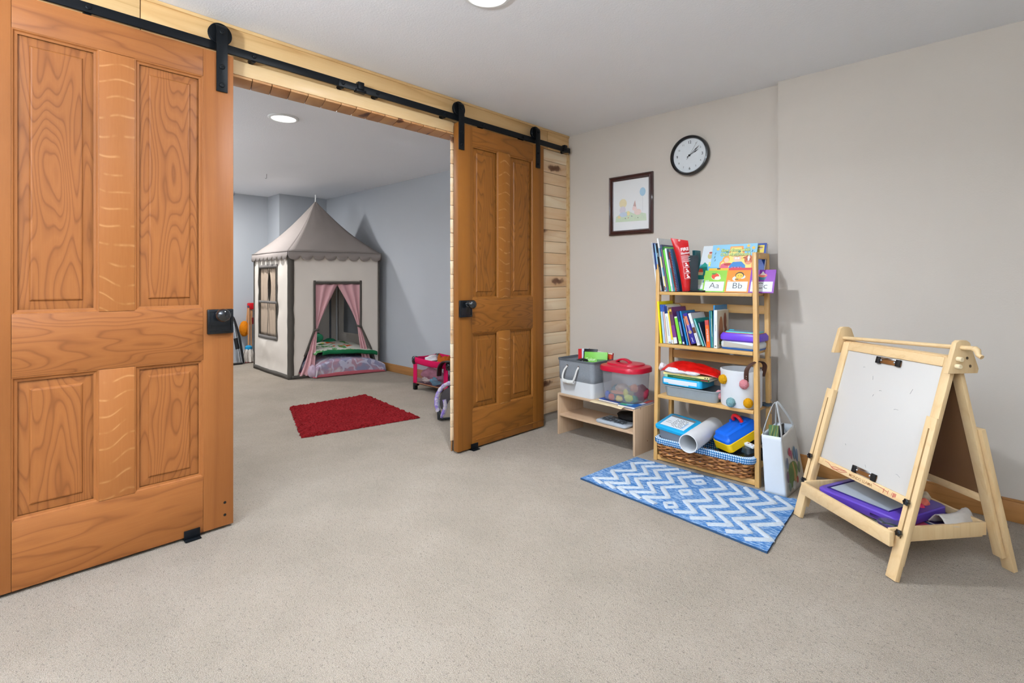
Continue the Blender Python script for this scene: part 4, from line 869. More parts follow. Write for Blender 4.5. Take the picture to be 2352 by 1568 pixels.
R = Matrix.Translation((1.556, -.405, .125)) @ Matrix.Rotation(math.radians(-30), 4, 'Z') @ Matrix.Rotation(math.radians(12), 4, 'X') @ Matrix.Scale(1.15, 4); BK = mat('#101418', .2, .1, 20, 0, 1, 0, .6, .4)
m = MB(); rl2(m, [(.062, .15, .012, 0), (.066, .155, .014, .028), (.060, .148, .012, .034)], BK, R); m.build('body', t, smooth=40)
m = MB(); rl2(m, [(.056, .07, .012, .034), (.046, .052, .012, .056)], mat('#22323c', .1, .05, 20, 0, 1, 0, .7), R @ Matrix.Translation((0, .015, 0))); m.build('cabin', t, smooth=40)
m = MB().box((-.036, .005, .057), (.036, .026, .070), WH, R); m.build('light_bar', t, bevel=.002)
for x in (-.024, 0, .024): MB().disc(R, x, .015, .005, .004, mat('#7c2f38', .3), .0706, 10).build('lamp', t)
m = MB().rect(R @ Matrix.Translation((0, -.0785, .012)) @ Matrix.Rotation(PI/2, 4, 'X'), -.022, -.006, .022, .008, mat('#b9bdc0', .4), .001); m.build('plate', t)
for x in (-.034, .034):
    for y in (-.045, .045): MB().lathe([(.0, -.006), (.017, -.006), (.017, .006), (0, .006)], R @ Matrix.Translation((x, y, .004)) @ Matrix.Rotation(PI/2, 4, 'Y'), M_DARK, 16).build('wheel', t, smooth=30)
# ------------------------------------------------------------------ low open shelf with its load
A0 = Vector((.248, -.45, 0)); UX = Vector((.9975, -.0615, 0)).normalized(); VY = Vector((.05, 1, 0)); VY = (VY-UX*VY.dot(UX)).normalized()
CM = fr(A0, UX, VY)   # x along the front, y to the wall, z up
t = thing('low_shelf', 'low pale laminate two tier shelf between the pine wall and the bookshelf', 'shelf', A0+UX*.33+VY*.13)
M_LAMZ = wood('pale_laminate_upright', '#cfb091', '#b7946f', '#d8bc9e', 'Z', .45, 6, 1.0, (6, 14, .6), .05, .3)
for a, b in ((0, .015), (.640, .655)): B((a, 0, 0), (b, .27, .295), M_LAMZ, 'side_panel', t, .001, CM)
B((.0155, .0, .281), (.6395, .27, .295), M_LAM, 'top_panel', t, .001, CM); B((.0155, .004, .133), (.6395, .27, .147), M_LAM, 'middle_shelf', t, .001, CM)
for y, z in ((.06, .29), (.14, .07)): MB().disc(fr(CM @ Vector((.6553, y, z)), VY, (0, 0, 1)), 0, 0, .004, .004, mat('#8a5f36', .5), .0003, 12).build('screw_cap', t)
ZT = .2955
# fabric bin
t = thing('fabric_bin', 'grey and white fabric bin with rope handle on the low shelf', 'bin', CM @ Vector((.165, .14, ZT)))
GF = NT('grey_melange_fabric'); v = GF.co(); n = GF.noise(v, 750, 3, .7); GF.bump(n, .3, .001); GF = GF.done(GF.mix(GF.ramp(n, [(.35, (0, 0, 0)), (.65, (1, 1, 1))]), lin('#656a70'), lin('#a3a8ae')), .95, 0, .1)
WF = fabric('#d8dcdf', .03, 8, 500, .2)
BX0, BX1, BY0, BY1 = -.006, .318, .005, .245
def binw(u, z, out=0):
    """perimeter point of the bin at height z; u in 0..1 round the rounded rectangle"""
    f = (z-ZT)/.265; P = rbox((BX0+BX1)/2, (BY0+BY1)/2, (BX1-BX0)*(.945+.055*f)+out, (BY1-BY0)*(.93+.07*f)+out, .03, 6); return P
def binring(z, out=0, wobz=0):
    P = binw(0, z, out); n = len(P); R = []
    for i, (x, y) in enumerate(P):
        o = .004*wob(x*14, y*14, z*10)*(1 if z > ZT+.02 else 0); zz = z+(wobz*math.sin(i*2*PI/n*2) if wobz else 0)
        R.append(CM @ Vector((x+o, y-o, zz)))
    return R
m = MB(); loft(m, [binring(z) for z in (ZT+.0005, ZT+.006, ZT+.04, ZT+.075, ZT+.105)], WF, True, False); m.build('white_base', t, smooth=50)
m = MB(); loft(m, [binring(ZT+.104), binring(ZT+.107, .004), binring(ZT+.15, .003), binring(ZT+.20, .002), binring(ZT+.245, .004), binring(ZT+.247, -.006), binring(ZT+.20, -.010), binring(ZT+.03, -.03)], GF, False, True); m.build('grey_body', t, smooth=50)
m = MB(); loft(m, [binring(ZT+.238, .008), binring(ZT+.252, .009), binring(ZT+.253, -.006), binring(ZT+.238, -.010)], mat('#5c6167', .95, .1, 200), False, False); m.build('rim_binding', t, smooth=50)
FB = CM @ Matrix.Translation((0, .006, ZT)) @ Matrix.Rotation(PI/2, 4, 'X')   # x along front, y up, z towards viewer
RP = mat('#e6e6e2', .85, .05, 300, .5, 300)
hp = smooth_path([FB @ Vector(p) for p in ((.092, .205, .004), (.075, .17, .020), (.066, .125, .026), (.085, .098, .028), (.125, .095, .028), (.160, .105, .028), (.178, .135, .026), (.190, .178, .02), (.195, .205, .004))], 7)
MB().tube(hp, .0065, RP, 10).build('rope_handle', t, smooth=60)
m = MB()
for k in range(11):
    c = FB @ Vector((.078+k*.0088, .0975+.004*abs(k-5)/5, .028)); m.tube([c+FB.to_3x3() @ Vector((.002*math.sin(a*1), .0105*math.cos(a), .0105*math.sin(a))) for a in [j*PI/5 for j in range(10)]], .0042, RP, 6, True)
o = m.build('rope_binding', t, smooth=60)
for x in (.092, .195): MB().lathe([(.005, 0), (.009, .001), (.005, .002)], FB @ Matrix.Translation((x, .205, .003)), M_CHROME, 16).build('eyelet', t, smooth=30)
def carton(lb, o, x, y, w, h, th, col, prints=(), name='box', cat='box', txt=()):
    F = fr(o, x, y); t = thing(name, lb, cat, o); MB().box((0, 0, -th), (w, h, 0), mat(col, .4, .04), F).build('carton', t, bevel=.0008)
    for i, (x0, y0, x1, y1, c) in enumerate(prints): MB().rect(F, x0*w, y0*h, x1*w, y1*h, mat(c, .45), .0005+.0002*i).build('print_block', t)
    for s, px, py, sz, c in txt: MB().text(s, F @ Matrix.Translation((px*w, py*h, 0)), sz, mat(c, .5), .0018, .01).build('print_text', t)
    return t
C3 = CM.to_3x3()
carton('green box lettered Color in the grey fabric bin', CM @ Vector((.165, .095, ZT+.168)), C3 @ Vector((.9, .42, .02)), C3 @ Vector((-.05, .25, 1)), .165, .135, .02, '#76c043', [(.55, .5, .95, .62, '#3d7a2a')], txt=[('Color', .27, .60, .030, '#dff0c8')])
carton('black box with an orange emblem in the grey fabric bin', CM @ Vector((.105, .150, ZT+.174)), C3 @ Vector((.95, .30, .02)), C3 @ Vector((-.12, .30, 1)), .10, .142, .02, '#15181c', [(.15, .08, .8, .3, '#e4e6e2')], txt=()) 
F = fr(CM @ Vector((.105, .150, ZT+.174)), C3 @ Vector((.95, .30, .02)), C3 @ Vector((-.12, .30, 1)))
MB().poly([(.022+.056*(k/12), .075+(.045 if k % 2 else .028)*math.sin(PI*k/12)**.5) for k in range(13)], F, mat('#ef7a24', .4), .0012).build('emblem', bpy.data.objects['box.001'])
carton('red, white and blue box standing tilted at the left of the fabric bin', CM @ Vector((.055, .165, ZT+.186)), C3 @ Vector((.93, .25, .10)), C3 @ Vector((.15, .25, 1)), .085, .120, .02, '#c8282a', [(.35, .0, 1, 1, '#dfe8f2'), (.5, .55, .9, .85, '#3d74c0'), (.4, .1, .7, .25, '#e8d04a')])
carton('long red box with yellow print at the back of the fabric bin', CM @ Vector((.10, .205, ZT+.160)), C3 @ Vector((1, .06, -.05)), C3 @ Vector((0, .12, 1)), .205, .145, .018, '#a91f24', [(.0, .93, 1, 1, '#e8e4da'), (.38, .72, .72, .88, '#e0b23a'), (.80, .7, .97, .9, '#d8552a')])
carton('yellow and green flat pack lying low in the fabric bin', CM @ Vector((.12, .055, ZT+.165)), C3 @ Vector((1, .1, 0)), C3 @ Vector((0, .5, 1)), .10, .065, .01, '#d8c82f', [(0, .5, 1, 1, '#5fae3a')])
tag(MB().tube(smooth_path([CM @ Vector(p) for p in ((.06, .05, ZT+.225), (.11, .07, ZT+.232), (.15, .10, ZT+.246), (.18, .13, ZT+.235))], 6), .009, M_DARK, 8).build('black_strap', smooth=50, origin=CM @ Vector((.1, .07, ZT+.22))), 'black strap lying over the things in the grey fabric bin', 'strap')
tag(MB().ball(CM @ Vector((.09, .06, ZT+.212)), (.035, .025, .014), mat('#d86a8c', .6), 14, 8, .2, 4).build('pink_toy', smooth=70, origin=CM @ Vector((.09, .06, ZT+.2))), 'pink toy at the front left inside the grey fabric bin', 'toy')
# red lidded tub of play food
TX, TY = .488, .140
t = thing('toy_tub', 'translucent plastic tub with a red lid holding toy food on the low shelf', 'tub', CM @ Vector((TX, TY, ZT+.012)))
Z0 = ZT+.0135
CLEAR = NT('clear_tub_plastic'); CLEAR.b.inputs['Transmission Weight'].default_value = .86; CLEAR.b.inputs['IOR'].default_value = 1.05; CLEAR = CLEAR.done((.88, .90, .95, 1), .22)
def tub(w, d, r, z): return [CM @ Vector((x, y, z)) for x, y in rbox(TX, TY, w, d, r, 8)]
m = MB(); loft(m, [tub(.262, .205, .07, Z0), tub(.270, .212, .075, Z0+.006), tub(.296, .236, .085, Z0+.195), tub(.290, .230, .083, Z0+.195), tub(.264, .206, .07, Z0+.010)], CLEAR, True, True); m.build('tub_body', t, smooth=60)
RD = mat('#bb1030', .3, .03, 10, 0, 1, 0, .5)
m = MB(); loft(m, [tub(.300, .240, .088, Z0+0.1955), tub(.322, .262, .095, Z0+0.1958), tub(.324, .264, .096, Z0+0.2180), tub(.314, .254, .092, Z0+0.2270), tub(.290, .230, .082, Z0+0.2300), tub(.250, .185, .075, Z0+0.2360), tub(.244, .180, .072, Z0+0.2450), tub(.20, .14, .06, Z0+0.2490)], RD, True, True); m.build('lid', t, smooth=40)
hp = [CM @ Vector((TX-.055+.11*u, TY-.02, Z0+.244+.027*math.sin(PI*u)**.6)) for u in [i/14 for i in range(15)]]
MB().strip(hp, .034, .010, VY, RD).build('handle', t, bevel=.003)
for i, (x, y, z, r, c) in enumerate(((-.105, -.055, .025, (.016, .02, .03), '#2c62c4'), (-.06, -.075, .022, (.020, .018, .022), '#ef6a5a'), (.005, -.08, .022, (.026, .018, .020), '#efd26a'), (.075, -.075, .035, (.030, .018, .026), '#c9cf3a'), (-.02, -.045, .055, (.058, .040, .010), '#efa884'), (-.01, -.02, .082, (.050, .036, .030), '#b9a087'), (.08, -.02, .095, (.028, .028, .026), '#cf7a4a'), (.10, .03, .06, (.05, .05, .05), '#8d2438'), (-.08, .03, .05, (.05, .05, .04), '#3f7f8c'), (.02, .05, .05, (.06, .04, .045), '#d8b24a'), (.10, -.045, .028, (.02, .02, .024), '#2f8a5a'), (.045, -.06, .06, (.016, .016, .03), '#d9d04a'))):
    lb = ('blue', 'coral', 'pale yellow', 'lime', 'peach flat', 'tan', 'orange', 'dark red', 'teal', 'mustard', 'green', 'yellow upright')[i]
    q = MB(); p = CM @ Vector((TX+x, TY+y, Z0+z-.004)); q.ball(p, r, mat(c, .4), 16, 10, .25, i*3.1)
    tag(q.build('toy_food', smooth=70, origin=p), lb+' piece of toy food seen inside the red lidded tub', 'toy', 'toy food in the red lidded tub')
M = CM @ Matrix.Translation((.490, -.012, ZT+.0003)) @ Matrix.Rotation(.05, 4, 'Z')
t = thing('book', 'blue and red children\'s book lying under the right of the red lidded tub', 'book', M @ Vector((.1, .13, 0)))
MB().box((.04, 0, 0), (.165, .255, .0015), mat('#174f9e', .4), M).box((.04, 0, .0105), (.165, .255, .012), mat('#1f5fae', .35, .1, 40), M).box((.04, 0, .0015), (.042, .255, .0105), mat('#174f9e', .4), M).build('cover', t)
MB().box((.042, .001, .0015), (.164, .254, .0105), M_PAGE, M).build('pages', t)
for x0, y0, x1, y1, c in ((.045, .01, .10, .05, '#3fae7a'), (.08, .03, .12, .07, '#7fc4e4'), (.13, .15, .164, .25, '#c83a24'), (.12, .10, .16, .15, '#d8e0ec')): MB().rect(M @ Matrix.Translation((0, 0, .0122)), x0, y0, x1, y1, mat(c, .4), .0003+.0001*y0).build('cover_art', t)
M = CM @ Matrix.Translation((.345, .03, ZT+.0003)) @ Matrix.Rotation(-.06, 4, 'Z')
t = thing('book', 'dark blue book with a yellow spine end under the left of the red lidded tub', 'book', M @ Vector((.09, .1, 0)))
MB().box((0, 0, 0), (.17, .21, .0012), mat('#1c3f86', .4), M).box((0, 0, .0105), (.17, .21, .012), mat('#1f4a9c', .35), M).box((0, 0, .0012), (.0015, .21, .0105), mat('#e2cf3a', .4), M).build('cover', t); MB().box((.002, .001, .0012), (.169, .209, .0105), M_PAGE, M).build('pages', t)
def paper(u, v):
    return CM @ Vector((.315+.265*u, -.028+.05*v-.012*u, ZT+.0012+.010*(1-v)*math.sin(PI*u)*.2-.012*max(0, .35-v)*2*(1 if True else 0)+.0015*wob(u*8, v*5)))
tag(MB().grid(paper, 24, 6, mat('#ddc9a2', .8, .05)).build('paper_sheet', smooth=60, thick=.0008, origin=CM @ Vector((.45, 0, ZT))), 'torn cream paper strip overhanging the front edge of the low shelf', 'paper')
# toy keyboard laptop on the middle shelf
M = CM @ Matrix.Translation((.325, .012, .1475)) @ Matrix.Rotation(-.02, 4, 'Z')
t = thing('toy_keyboard', 'grey toy computer keyboard on the middle of the low shelf', 'toy', M @ Vector((.12, .08, 0)))
KB = mat('#b3bcc4', .45, .04)
m = MB(); rl2(m, [(.236, .150, .02, 0), (.250, .165, .024, .008), (.250, .165, .024, .016), (.236, .152, .02, .022)], KB, M @ Matrix.Translation((.125, .085, 0))); m.build('keyboard_body', t, smooth=40)
for i in range(10):
    for j in range(4): MB().box((.022+i*.0195+(j % 2)*.004, .028+j*.020, .021), (.037+i*.0195+(j % 2)*.004, .044+j*.020, .026), mat('#565e66' if (i+j*2) % 5 else '#8b949c', .5), M).build('key', t, bevel=.001)
MB().disc(M, .03, .135, .012, .008, mat('#3fa0b4', .4), .0225).build('blue_button', t)
MB().rect(M, .05, .118, .225, .150, mat('#2a2f35', .3), .0224).build('dark_panel', t)
tag(MB().ball(CM @ Vector((.50, .175, .185)), (.10, .06, .037), mat('#0d0d10', .7, .2, 20), 20, 12, .25, 8).build('black_bag', smooth=70, origin=CM @ Vector((.5, .175, .15))), 'soft black bag behind the toy keyboard on the low shelf', 'bag')

# ------------------------------------------------------------------ white gift bag
t = thing('gift_bag', 'white paper gift bag with a painted garden motif beside the bookshelf', 'bag', (1.73, -.36, 0))
lo = [Vector(p) for p in ((1.677, -.514, .001), (1.775, -.509, .001), (1.785, -.208, .001), (1.686, -.212, .001))]
hi = [Vector(p) for p in ((1.656, -.503, .300), (1.747, -.494, .300), (1.755, -.300, .330), (1.668, -.310, .326))]
WP = mat('#d6dde4', .45, .02); WPB = mat('#d9d6cf', .45, .03)
m = MB()
for i in range(4):
    a, b, c, d = lo[i], lo[(i+1) % 4], hi[(i+1) % 4], hi[i]; nrm = (b-a).cross(d-a).normalized()
    def face(u, v, a=a, b=b, c=c, d=d, nrm=nrm, i=i):
        p = a.lerp(b, u).lerp(d.lerp(c, u), v); bul = math.sin(PI*u)*math.sin(PI*min(1, v*1.1))
        if i in (1, 3): p = p+nrm*(.006*bul)+nrm*(.002*wob(u*5, v*6, i))
        elif i == 0: p = p+nrm*(.003*bul)
        return p
    m = MB().grid(face, 12, 14, WPB if i == 1 else WP); m.build('bag_side', t, smooth=50, thick=.001)
MB().add(lo, [(0, 1, 2, 3)], WP).build('bag_base', t)
SF = fr(lo[1]+Vector((.0055, 0, 0)), lo[2]-lo[1], hi[1].lerp(hi[2], .5)-lo[1].lerp(lo[2], .5))
def P2(x, y): return (x, y)
m = MB(); zz = .0022
m.disc(SF, .110, .105, .070, .055, mat('#6f8a4f', .5, .25, 60), zz).disc(SF, .075, .085, .035, .05, mat('#5d7a48', .5, .25, 60), zz+.0003).poly([(.115, .055), (.15, .05), (.145, .10), (.12, .155), (.105, .155), (.125, .10)], SF, mat('#c2a06a', .5), zz+.0006).build('garden_motif', t)
for x, y, rx, ry, c in ((.080, .215, .018, .022, '#b5475a'), (.105, .195, .012, .024, '#a35a72'), (.150, .195, .018, .034, '#5f7f9a'), (.185, .175, .016, .034, '#6a84a6'), (.040, .165, .014, .03, '#7a86a0'), (.205, .11, .016, .03, '#7f9a7a'), (.030, .10, .016, .03, '#8a6f86'), (.11, .04, .02, .022, '#c7cdd0'), (.165, .055, .014, .018, '#b0574a'), (.05, .045, .018, .022, '#7d8f8a')):
    MB().disc(SF, x, y, rx, ry, mat(c, .5, .2, 90), zz+.001).build('painted_flower', t)
MB().rect(SF, .079, .14, .081, .20, mat('#5d7a48', .5), zz+.0008).rect(SF, .149, .14, .151, .17, mat('#5d7a48', .5), zz+.0008).build('painted_stem', t)
for pts in (((1.660, -.496, .285), (1.664, -.480, .335), (1.682, -.440, .425), (1.692, -.415, .455), (1.690, -.380, .430), (1.674, -.335, .355), (1.670, -.318, .315)), ((1.749, -.490, .285), (1.742, -.475, .335), (1.714, -.435, .430), (1.701, -.415, .461), (1.712, -.385, .440), (1.742, -.330, .365), (1.756, -.308, .315))):
    MB().strip(smooth_path(pts, 6), .021, .002, (0, 1, .25), mat('#d9dee2', .5)).build('handle', t, bevel=.0005)
g = fr((1.676, -.455, .262), (.93, .30, 0), (-.1, .5, .8)); t2 = thing('greeting_card', 'dark green patterned card sticking out of the white gift bag', 'card', (1.70, -.44, .26))
MB().box((0, 0, -.002), (.062, .085, 0), mat('#44683a', .45, .2, 90), g).build('card_sheet', t2)
for k in range(4): MB().poly([(.004+k*.014, 0), (.006+k*.014, 0), (.022+k*.012, .084), (.020+k*.012, .084)], g, mat('#b7a94a', .5), .0004).build('gold_line', t2)
tag(MB().grid(lambda u, v: Vector((1.67+.07*u, -.40+.08*v, .30+.03*math.sin(u*5)*v+.012*wob(u*9, v*9, 3))), 14, 10, mat('#dfe2e4', .7)).build('tissue_paper', smooth=40, thick=.0006, origin=(1.7, -.36, .3)), 'crumpled white tissue paper inside the gift bag', 'paper')
tag(MB().box((1.728, -.47, .20), (1.735, -.40, .352), M_DARK).build('dark_folder', bevel=.001, origin=(1.73, -.43, .2)), 'thin dark folder standing inside the gift bag', 'folder')

# ------------------------------------------------------------------ children's easel
EO = Vector((1.9, -.69, 0)); EX = Vector((.779, -.627, 0)).normalized(); EY = Vector((.627, .779, 0)).normalized(); EM = fr(EO, EX, EY)
APY, APZ, RFY = .255, .865, .478
def slope(foot, top): return (EM.to_3x3() @ Vector((0, top-foot, APZ))).normalized()
SLf = slope(0, APY); FP = fr(EO, EX, SLf); SLr = slope(RFY, APY)
RPm = fr(EM @ Vector((0, RFY, 0)), EX, SLr)  # rear plane: z points to the front (inside); outward = -z
LEN = math.hypot(APY, APZ); LENr = math.hypot(RFY-APY, APZ)
t = thing('easel', 'pale pine children\'s double easel with a whiteboard standing at the right of the room', 'easel', EM @ Vector((.23, .24, 0)))
def fpB(s0, t0, z0, s1, t1, z1, m, name, bev=.002, P=FP, par=None): return MB().box((s0, t0, z0), (s1, t1, z1), m, P).build(name, par or t, bevel=bev)
M_PLYX = wood('pale_easel_pine_rail', '#e3c391', '#c99f67', '#ecd3a8', 'X', .5, 5, 1.1, (12, 12, .6), .05, .3)
for s in (-.046, .464):
    lg = fpB(s, 0, 0, s+.044, .613, .019, M_PLY, 'leg')
    MB().rect(FP, s+.019, .15, s+.025, .570, mat('#8a6a42', .7), .0193).build('slot', lg)
    MB().rect(RPm @ Matrix.Rotation(PI, 4, 'Y'), 0, 0, 0, 0, M_PLY)
    fpB(s, 0, -.021, s+.044, .56, -.002, M_PLY, 'leg', .002, RPm)
    for tt in (.284, .168):
        K = FP @ Matrix.Translation((s+.020, tt, .019)); m = MB().lathe([(.006, 0), (.006, .006)], K, M_DARK, 12)
        m.prism([((.0135 if k % 2 == 0 else .0105)*math.cos(k*PI/6), (.0135 if k % 2 == 0 else .0105)*math.sin(k*PI/6)) for k in range(12)], K, .010, M_GLOSSBLK, .006); m.build('knob', t, bevel=.0012)
        K = RPm @ Matrix.Translation((s+.022, tt, -.021)) @ Matrix.Rotation(PI, 4, 'Y'); m = MB().lathe([(.006, 0), (.006, .004), (.012, .004), (.012, .012), (0, .013)], K, M_DARK, 12); m.build('knob', t, smooth=30)
def panel_frame(P, zs, board, bname, lab):
    z0, z1 = zs
    fpB(-.044, .055, z0, -.008, .845, z1, M_PLY, 'frame_stile', .002, P); fpB(.458, .055, z0, .494, .845, z1, M_PLY, 'frame_stile', .002, P)
    fpB(-.0075, .809, z0, .4575, .845, z1, M_PLYX, 'frame_rail', .002, P); r = fpB(-.0075, .266, z0, .4575, .296, z1, M_PLYX, 'frame_rail', .002, P)
    b = fpB(-.0072, .2962, (z0+z1)/2-.003, .4572, .8088, (z0+z1)/2+.003, board, bname, .0008, P)
    return r, b
WBM = NT('white_drawing_board'); v = WBM.co(); sm = WBM.ramp(WBM.noise(v, 55, 5, .8), [(.20, (1, 1, 1)), (.25, (0, 0, 0))])
WBM = WBM.done(WBM.mix(WBM.math('MULTIPLY', sm, .5), lin('#cfccc7'), lin('#8a8a87')), .35, 0, .4)
rail, wbd = panel_frame(FP, (-.019, -.001), WBM, 'whiteboard', ''); 
panel_frame(RPm, (.0, .018), M_BROWNBRD, 'chalkboard_back', '')
for s0, t0 in ((.165, .778), (.188, .300)):
    c = fpB(s0, t0, -.006, s0+.118, t0+.022, .0, mat('#9a6a3c', .3, .1, 30, 0, 1, .6), 'clip', .001)
    for k in (0, .098): MB().box((s0+k, t0-.003, -.006), (s0+k+.020, t0+.026, .006), M_DARK, FP).build('clip_end', c, bevel=.002)
    for k in (.026, .092): MB().ball(FP @ Vector((s0+k, t0+.012, .002)), .005, M_CHROME, 10, 8).build('clip_rivet', c, smooth=60)
    MB().box((s0+.02, t0+.018, -.006), (s0+.098, t0+.0265, .004), M_CHROME, FP).build('clip_bar', c, bevel=.001)
MB().text('MONDO LLAMA', FP @ Matrix.Translation((.238, .2785, 0)), .0165, mat('#8a5a2c', .6), -.0006, .004, 1.0).build('burnt_lettering', rail)
RC = mat('#b8323c', .6)
def scrib(pts, r=.0009): return MB().tube([FP @ Vector((x, y, -.0004)) for x, y in pts], r, RC, 5)
scrib([(.035, .288), (.055, .287), (.09, .270), (.115, .278), (.16, .286), (.10, .284), (.075, .276), (.13, .271), (.165, .284)]).build('red_scribble', rail); scrib([(.30, .290), (.345, .287), (.37, .283)]).build('red_scribble', rail)
for k, x in enumerate((.352, .372, .390, .396, .401, .406)): scrib([(x, .272+.002*(k % 3)), (x+.002, .290)], .0011 if k > 2 else .0007).build('red_stroke', rail)
for x, y, dx, dy in ((.21, .66, .012, .004), (.185, .63, .004, .012), (.10, .745, .010, .004), (.36, .70, -.008, -.02), (.165, .70, -.004, .018), (.11, .395, .006, -.003), (.235, .345, .008, -.008), (.38, .36, .02, -.004), (.30, .60, .02, .006)):
    MB().tube([FP @ Vector((x+dx*u, y+dy*u+.002*math.sin(u*5), -.0065)) for u in (0, .35, .7, 1)], .0005, mat('#77797c', .7), 4).build('pen_mark', wbd)
# head plates, rod with crank knob
for s0, s1 in ((-.066, -.047), (.495, .514)):
    PS = fr(EM @ Vector((s0, 0, 0)), EY, (0, 0, 1)); pts = [(.192, .758), (.318, .758), (.322, .775), (.285, .872), (.272, .880), (.240, .880), (.228, .872)]
    p = MB().prism(pts, PS, s1-s0, M_PLY).build('head_plate', t, bevel=.002)
    side = EM @ Vector((s1+.0004, 0, 0)); PS2 = fr(side, EY, (0, 0, 1))
    for y, z in ((.272, .815), (.285, .785)): MB().disc(PS2, y, z, .0055, .0055, mat('#5a4630', .5), .0002, 12).build('screw', p)
    if s0 > 0:
        for y, z in ((.232, .812), (.226, .786)): MB().lathe([(.009, 0), (.009, .016), (.007, .018), (0, .018)], PS2 @ Matrix.Translation((y, z, 0)), mat('#efdcb6', .5), 16).build('dowel', p, smooth=40)
a, b = EM @ Vector((-.047, .245, .828)), EM @ Vector((.560, .25, .856))
MB().tube([a, b], .0085, M_PLYX, 14).build('paper_rod', t, smooth=40)
MB().tube([b, b+EX*.010+Vector((0, 0, -.006)), b+EX*.014+Vector((0, 0, -.022)), b+EX*.026+Vector((0, 0, -.028))], [.011, .011, .009, .008], M_PLYX, 12).build('crank', t, smooth=40)
# tray
def emB(a, b, m, name, bev=.0015): return MB().box(a, b, m, EM).build(name, t, bevel=bev)
emB((.002, -.014, .118), (.480, .004, .172), M_PLYX, 'tray_front', .002); emB((.004, .005, .120), (.460, .402, .126), M_PLYX, 'tray_floor')
M_PLYY = M_PLYX
for s in (-.002, .452): MB().box((s, .0045, .1265), (s+.011, .415, .176), M_PLY, EM).build('tray_side', t, bevel=.0015)
emB((.012, .402, .1265), (.4515, .414, .176), M_PLYX, 'tray_back')
# things in the tray
def slab(nm, lb, cat, M, w, d, h, col, r=.02):
    q = thing(nm, lb, cat, M @ Vector((0, 0, 0))); m = MB(); rl2(m, [(w-.006, d-.006, r, 0), (w, d, r, .004), (w, d, r, h-.004), (w-.008, d-.008, r, h)], mat(col, .35), M); m.build('body', q, smooth=40); return q
TRM = EM @ Matrix.Translation((.215, .190, .151)) @ Matrix.Rotation(math.radians(14), 4, 'Z') @ Matrix.Rotation(math.radians(2), 4, 'X')
q = slab('drawing_board', 'purple magnetic drawing board with a pale screen lying in the easel tray', 'toy', TRM, .350, .30, .036, '#5a3fa8', .03)
m = MB(); rl2(m, [(.250, .205, .012, .0362), (.250, .205, .012, .0372)], mat('#aab4be', .3, .06, 20), TRM @ Matrix.Translation((-.015, -.01, 0))); m.build('screen', q, smooth=30)
MB().tube([TRM @ Vector((x, y, .038)) for x, y in ((-.145, -.116), (.112, -.116), (.112, .095), (-.145, .095))], .003, mat('#2f2270', .35), 8, True).build('screen_border', q, smooth=50)
MB().ball(TRM @ Vector((-.135, .120, .042)), (.022, .014, .010), mat('#8fb4d4', .4), 12, 8).build('stamp', q, smooth=60)
MB().box((.06, -.150, .006), (.11, -.146, .020), mat('#2a2a38', .4), TRM).build('latch', q, bevel=.001)
def tray_book(lb, s, y, z, w, d, th, col, rot, prints=(), txt=None):
    M = EM @ Matrix.Translation((s, y, z)) @ Matrix.Rotation(rot, 4, 'Z'); q = thing('magazine', lb, 'magazine', M @ Vector((w/2, d/2, 0)))
    MB().box((0, 0, 0), (w, d, .0008), mat(col, .4), M).box((0, 0, th-.0008), (w, d, th), mat(col, .4), M).build('cover', q); MB().box((.001, .001, .0008), (w-.001, d-.001, th-.0008), M_PAGE, M).build('pages', q)
    for i, (x0, y0, x1, y1, c) in enumerate(prints): MB().rect(M, x0*w, y0*d, x1*w, y1*d, mat(c, .4), th+.0004+.0002*i).build('cover_art', q)
    if txt: MB().text(txt[0], M @ Matrix.Translation((txt[1]*w, txt[2]*d, 0)) @ Matrix.Rotation(txt[4], 4, 'Z'), txt[3], WH, th+.0018, .03).build('cover_text', q)
tray_book('teal and multicoloured colouring book lying lowest at the right of the easel tray', .225, .085, .1265, .215, .30, .006, '#3f9aa0', 0, [(.5, .7, .9, .95, '#2f7fc0'), (.6, .45, .85, .7, '#c82a4a'), (.1, .05, .5, .2, '#d8c83a')])
tray_book('pink and white magazine lying at the left of the easel tray', .018, .012, .1265, .20, .36, .007, '#d9dee6', 0, [(0, 0, 1, .3, '#8a2f5a')])
tray_book('black booklet with a blue edge lying on the pink magazine', .030, .030, .1340, .19, .33, .006, '#1a2a3a', .02, [(0, .5, .4, 1, '#2f9a9a')])
tray_book('pink and blue book with white lettering under the right of the drawing board', .265, .14, .1328, .18, .235, .010, '#c2476a', .08, [(.35, .4, 1, 1, '#1f4f8f')], ('GOOD', .68, .68, .035, .9))
tray_book('dark purple folder lying over the books at the right of the easel tray', .27, .235, .1435, .17, .15, .006, '#3f2a58', .18)
CLR = NT('clear_goggle_plastic'); CLR.b.inputs['Transmission Weight'].default_value = .95; CLR.b.inputs['IOR'].default_value = 1.3; CLR = CLR.done((.85, .92, .98, 1), .05)
tag(MB().ball(EM @ Vector((.395, .085, .155)), (.055, .04, .020), CLR, 20, 12, .15, 2).build('clear_bubble_pack', smooth=70, origin=EM @ Vector((.395, .085, .13))), 'crumpled clear plastic packaging at the front right of the easel tray', 'packaging')
tag(MB().ball(EM @ Vector((.405, .13, .145)), (.04, .05, .016), M_DARK, 18, 10, .3, 6).build('black_pouch', smooth=70, origin=EM @ Vector((.405, .13, .13))), 'flat black pouch at the right end of the easel tray', 'pouch')
def cloth(u, v):
    s = .385+.075*u-.04*v; y = .245+.185*v; z = .155+.075*math.sin(PI*u*.9)*(1-.35*v)*(.55+.6*v)-.02*v+.004*wob(u*9, v*9, 3); return EM @ Vector((s+.015*math.sin(v*4), y, max(z, .152)))
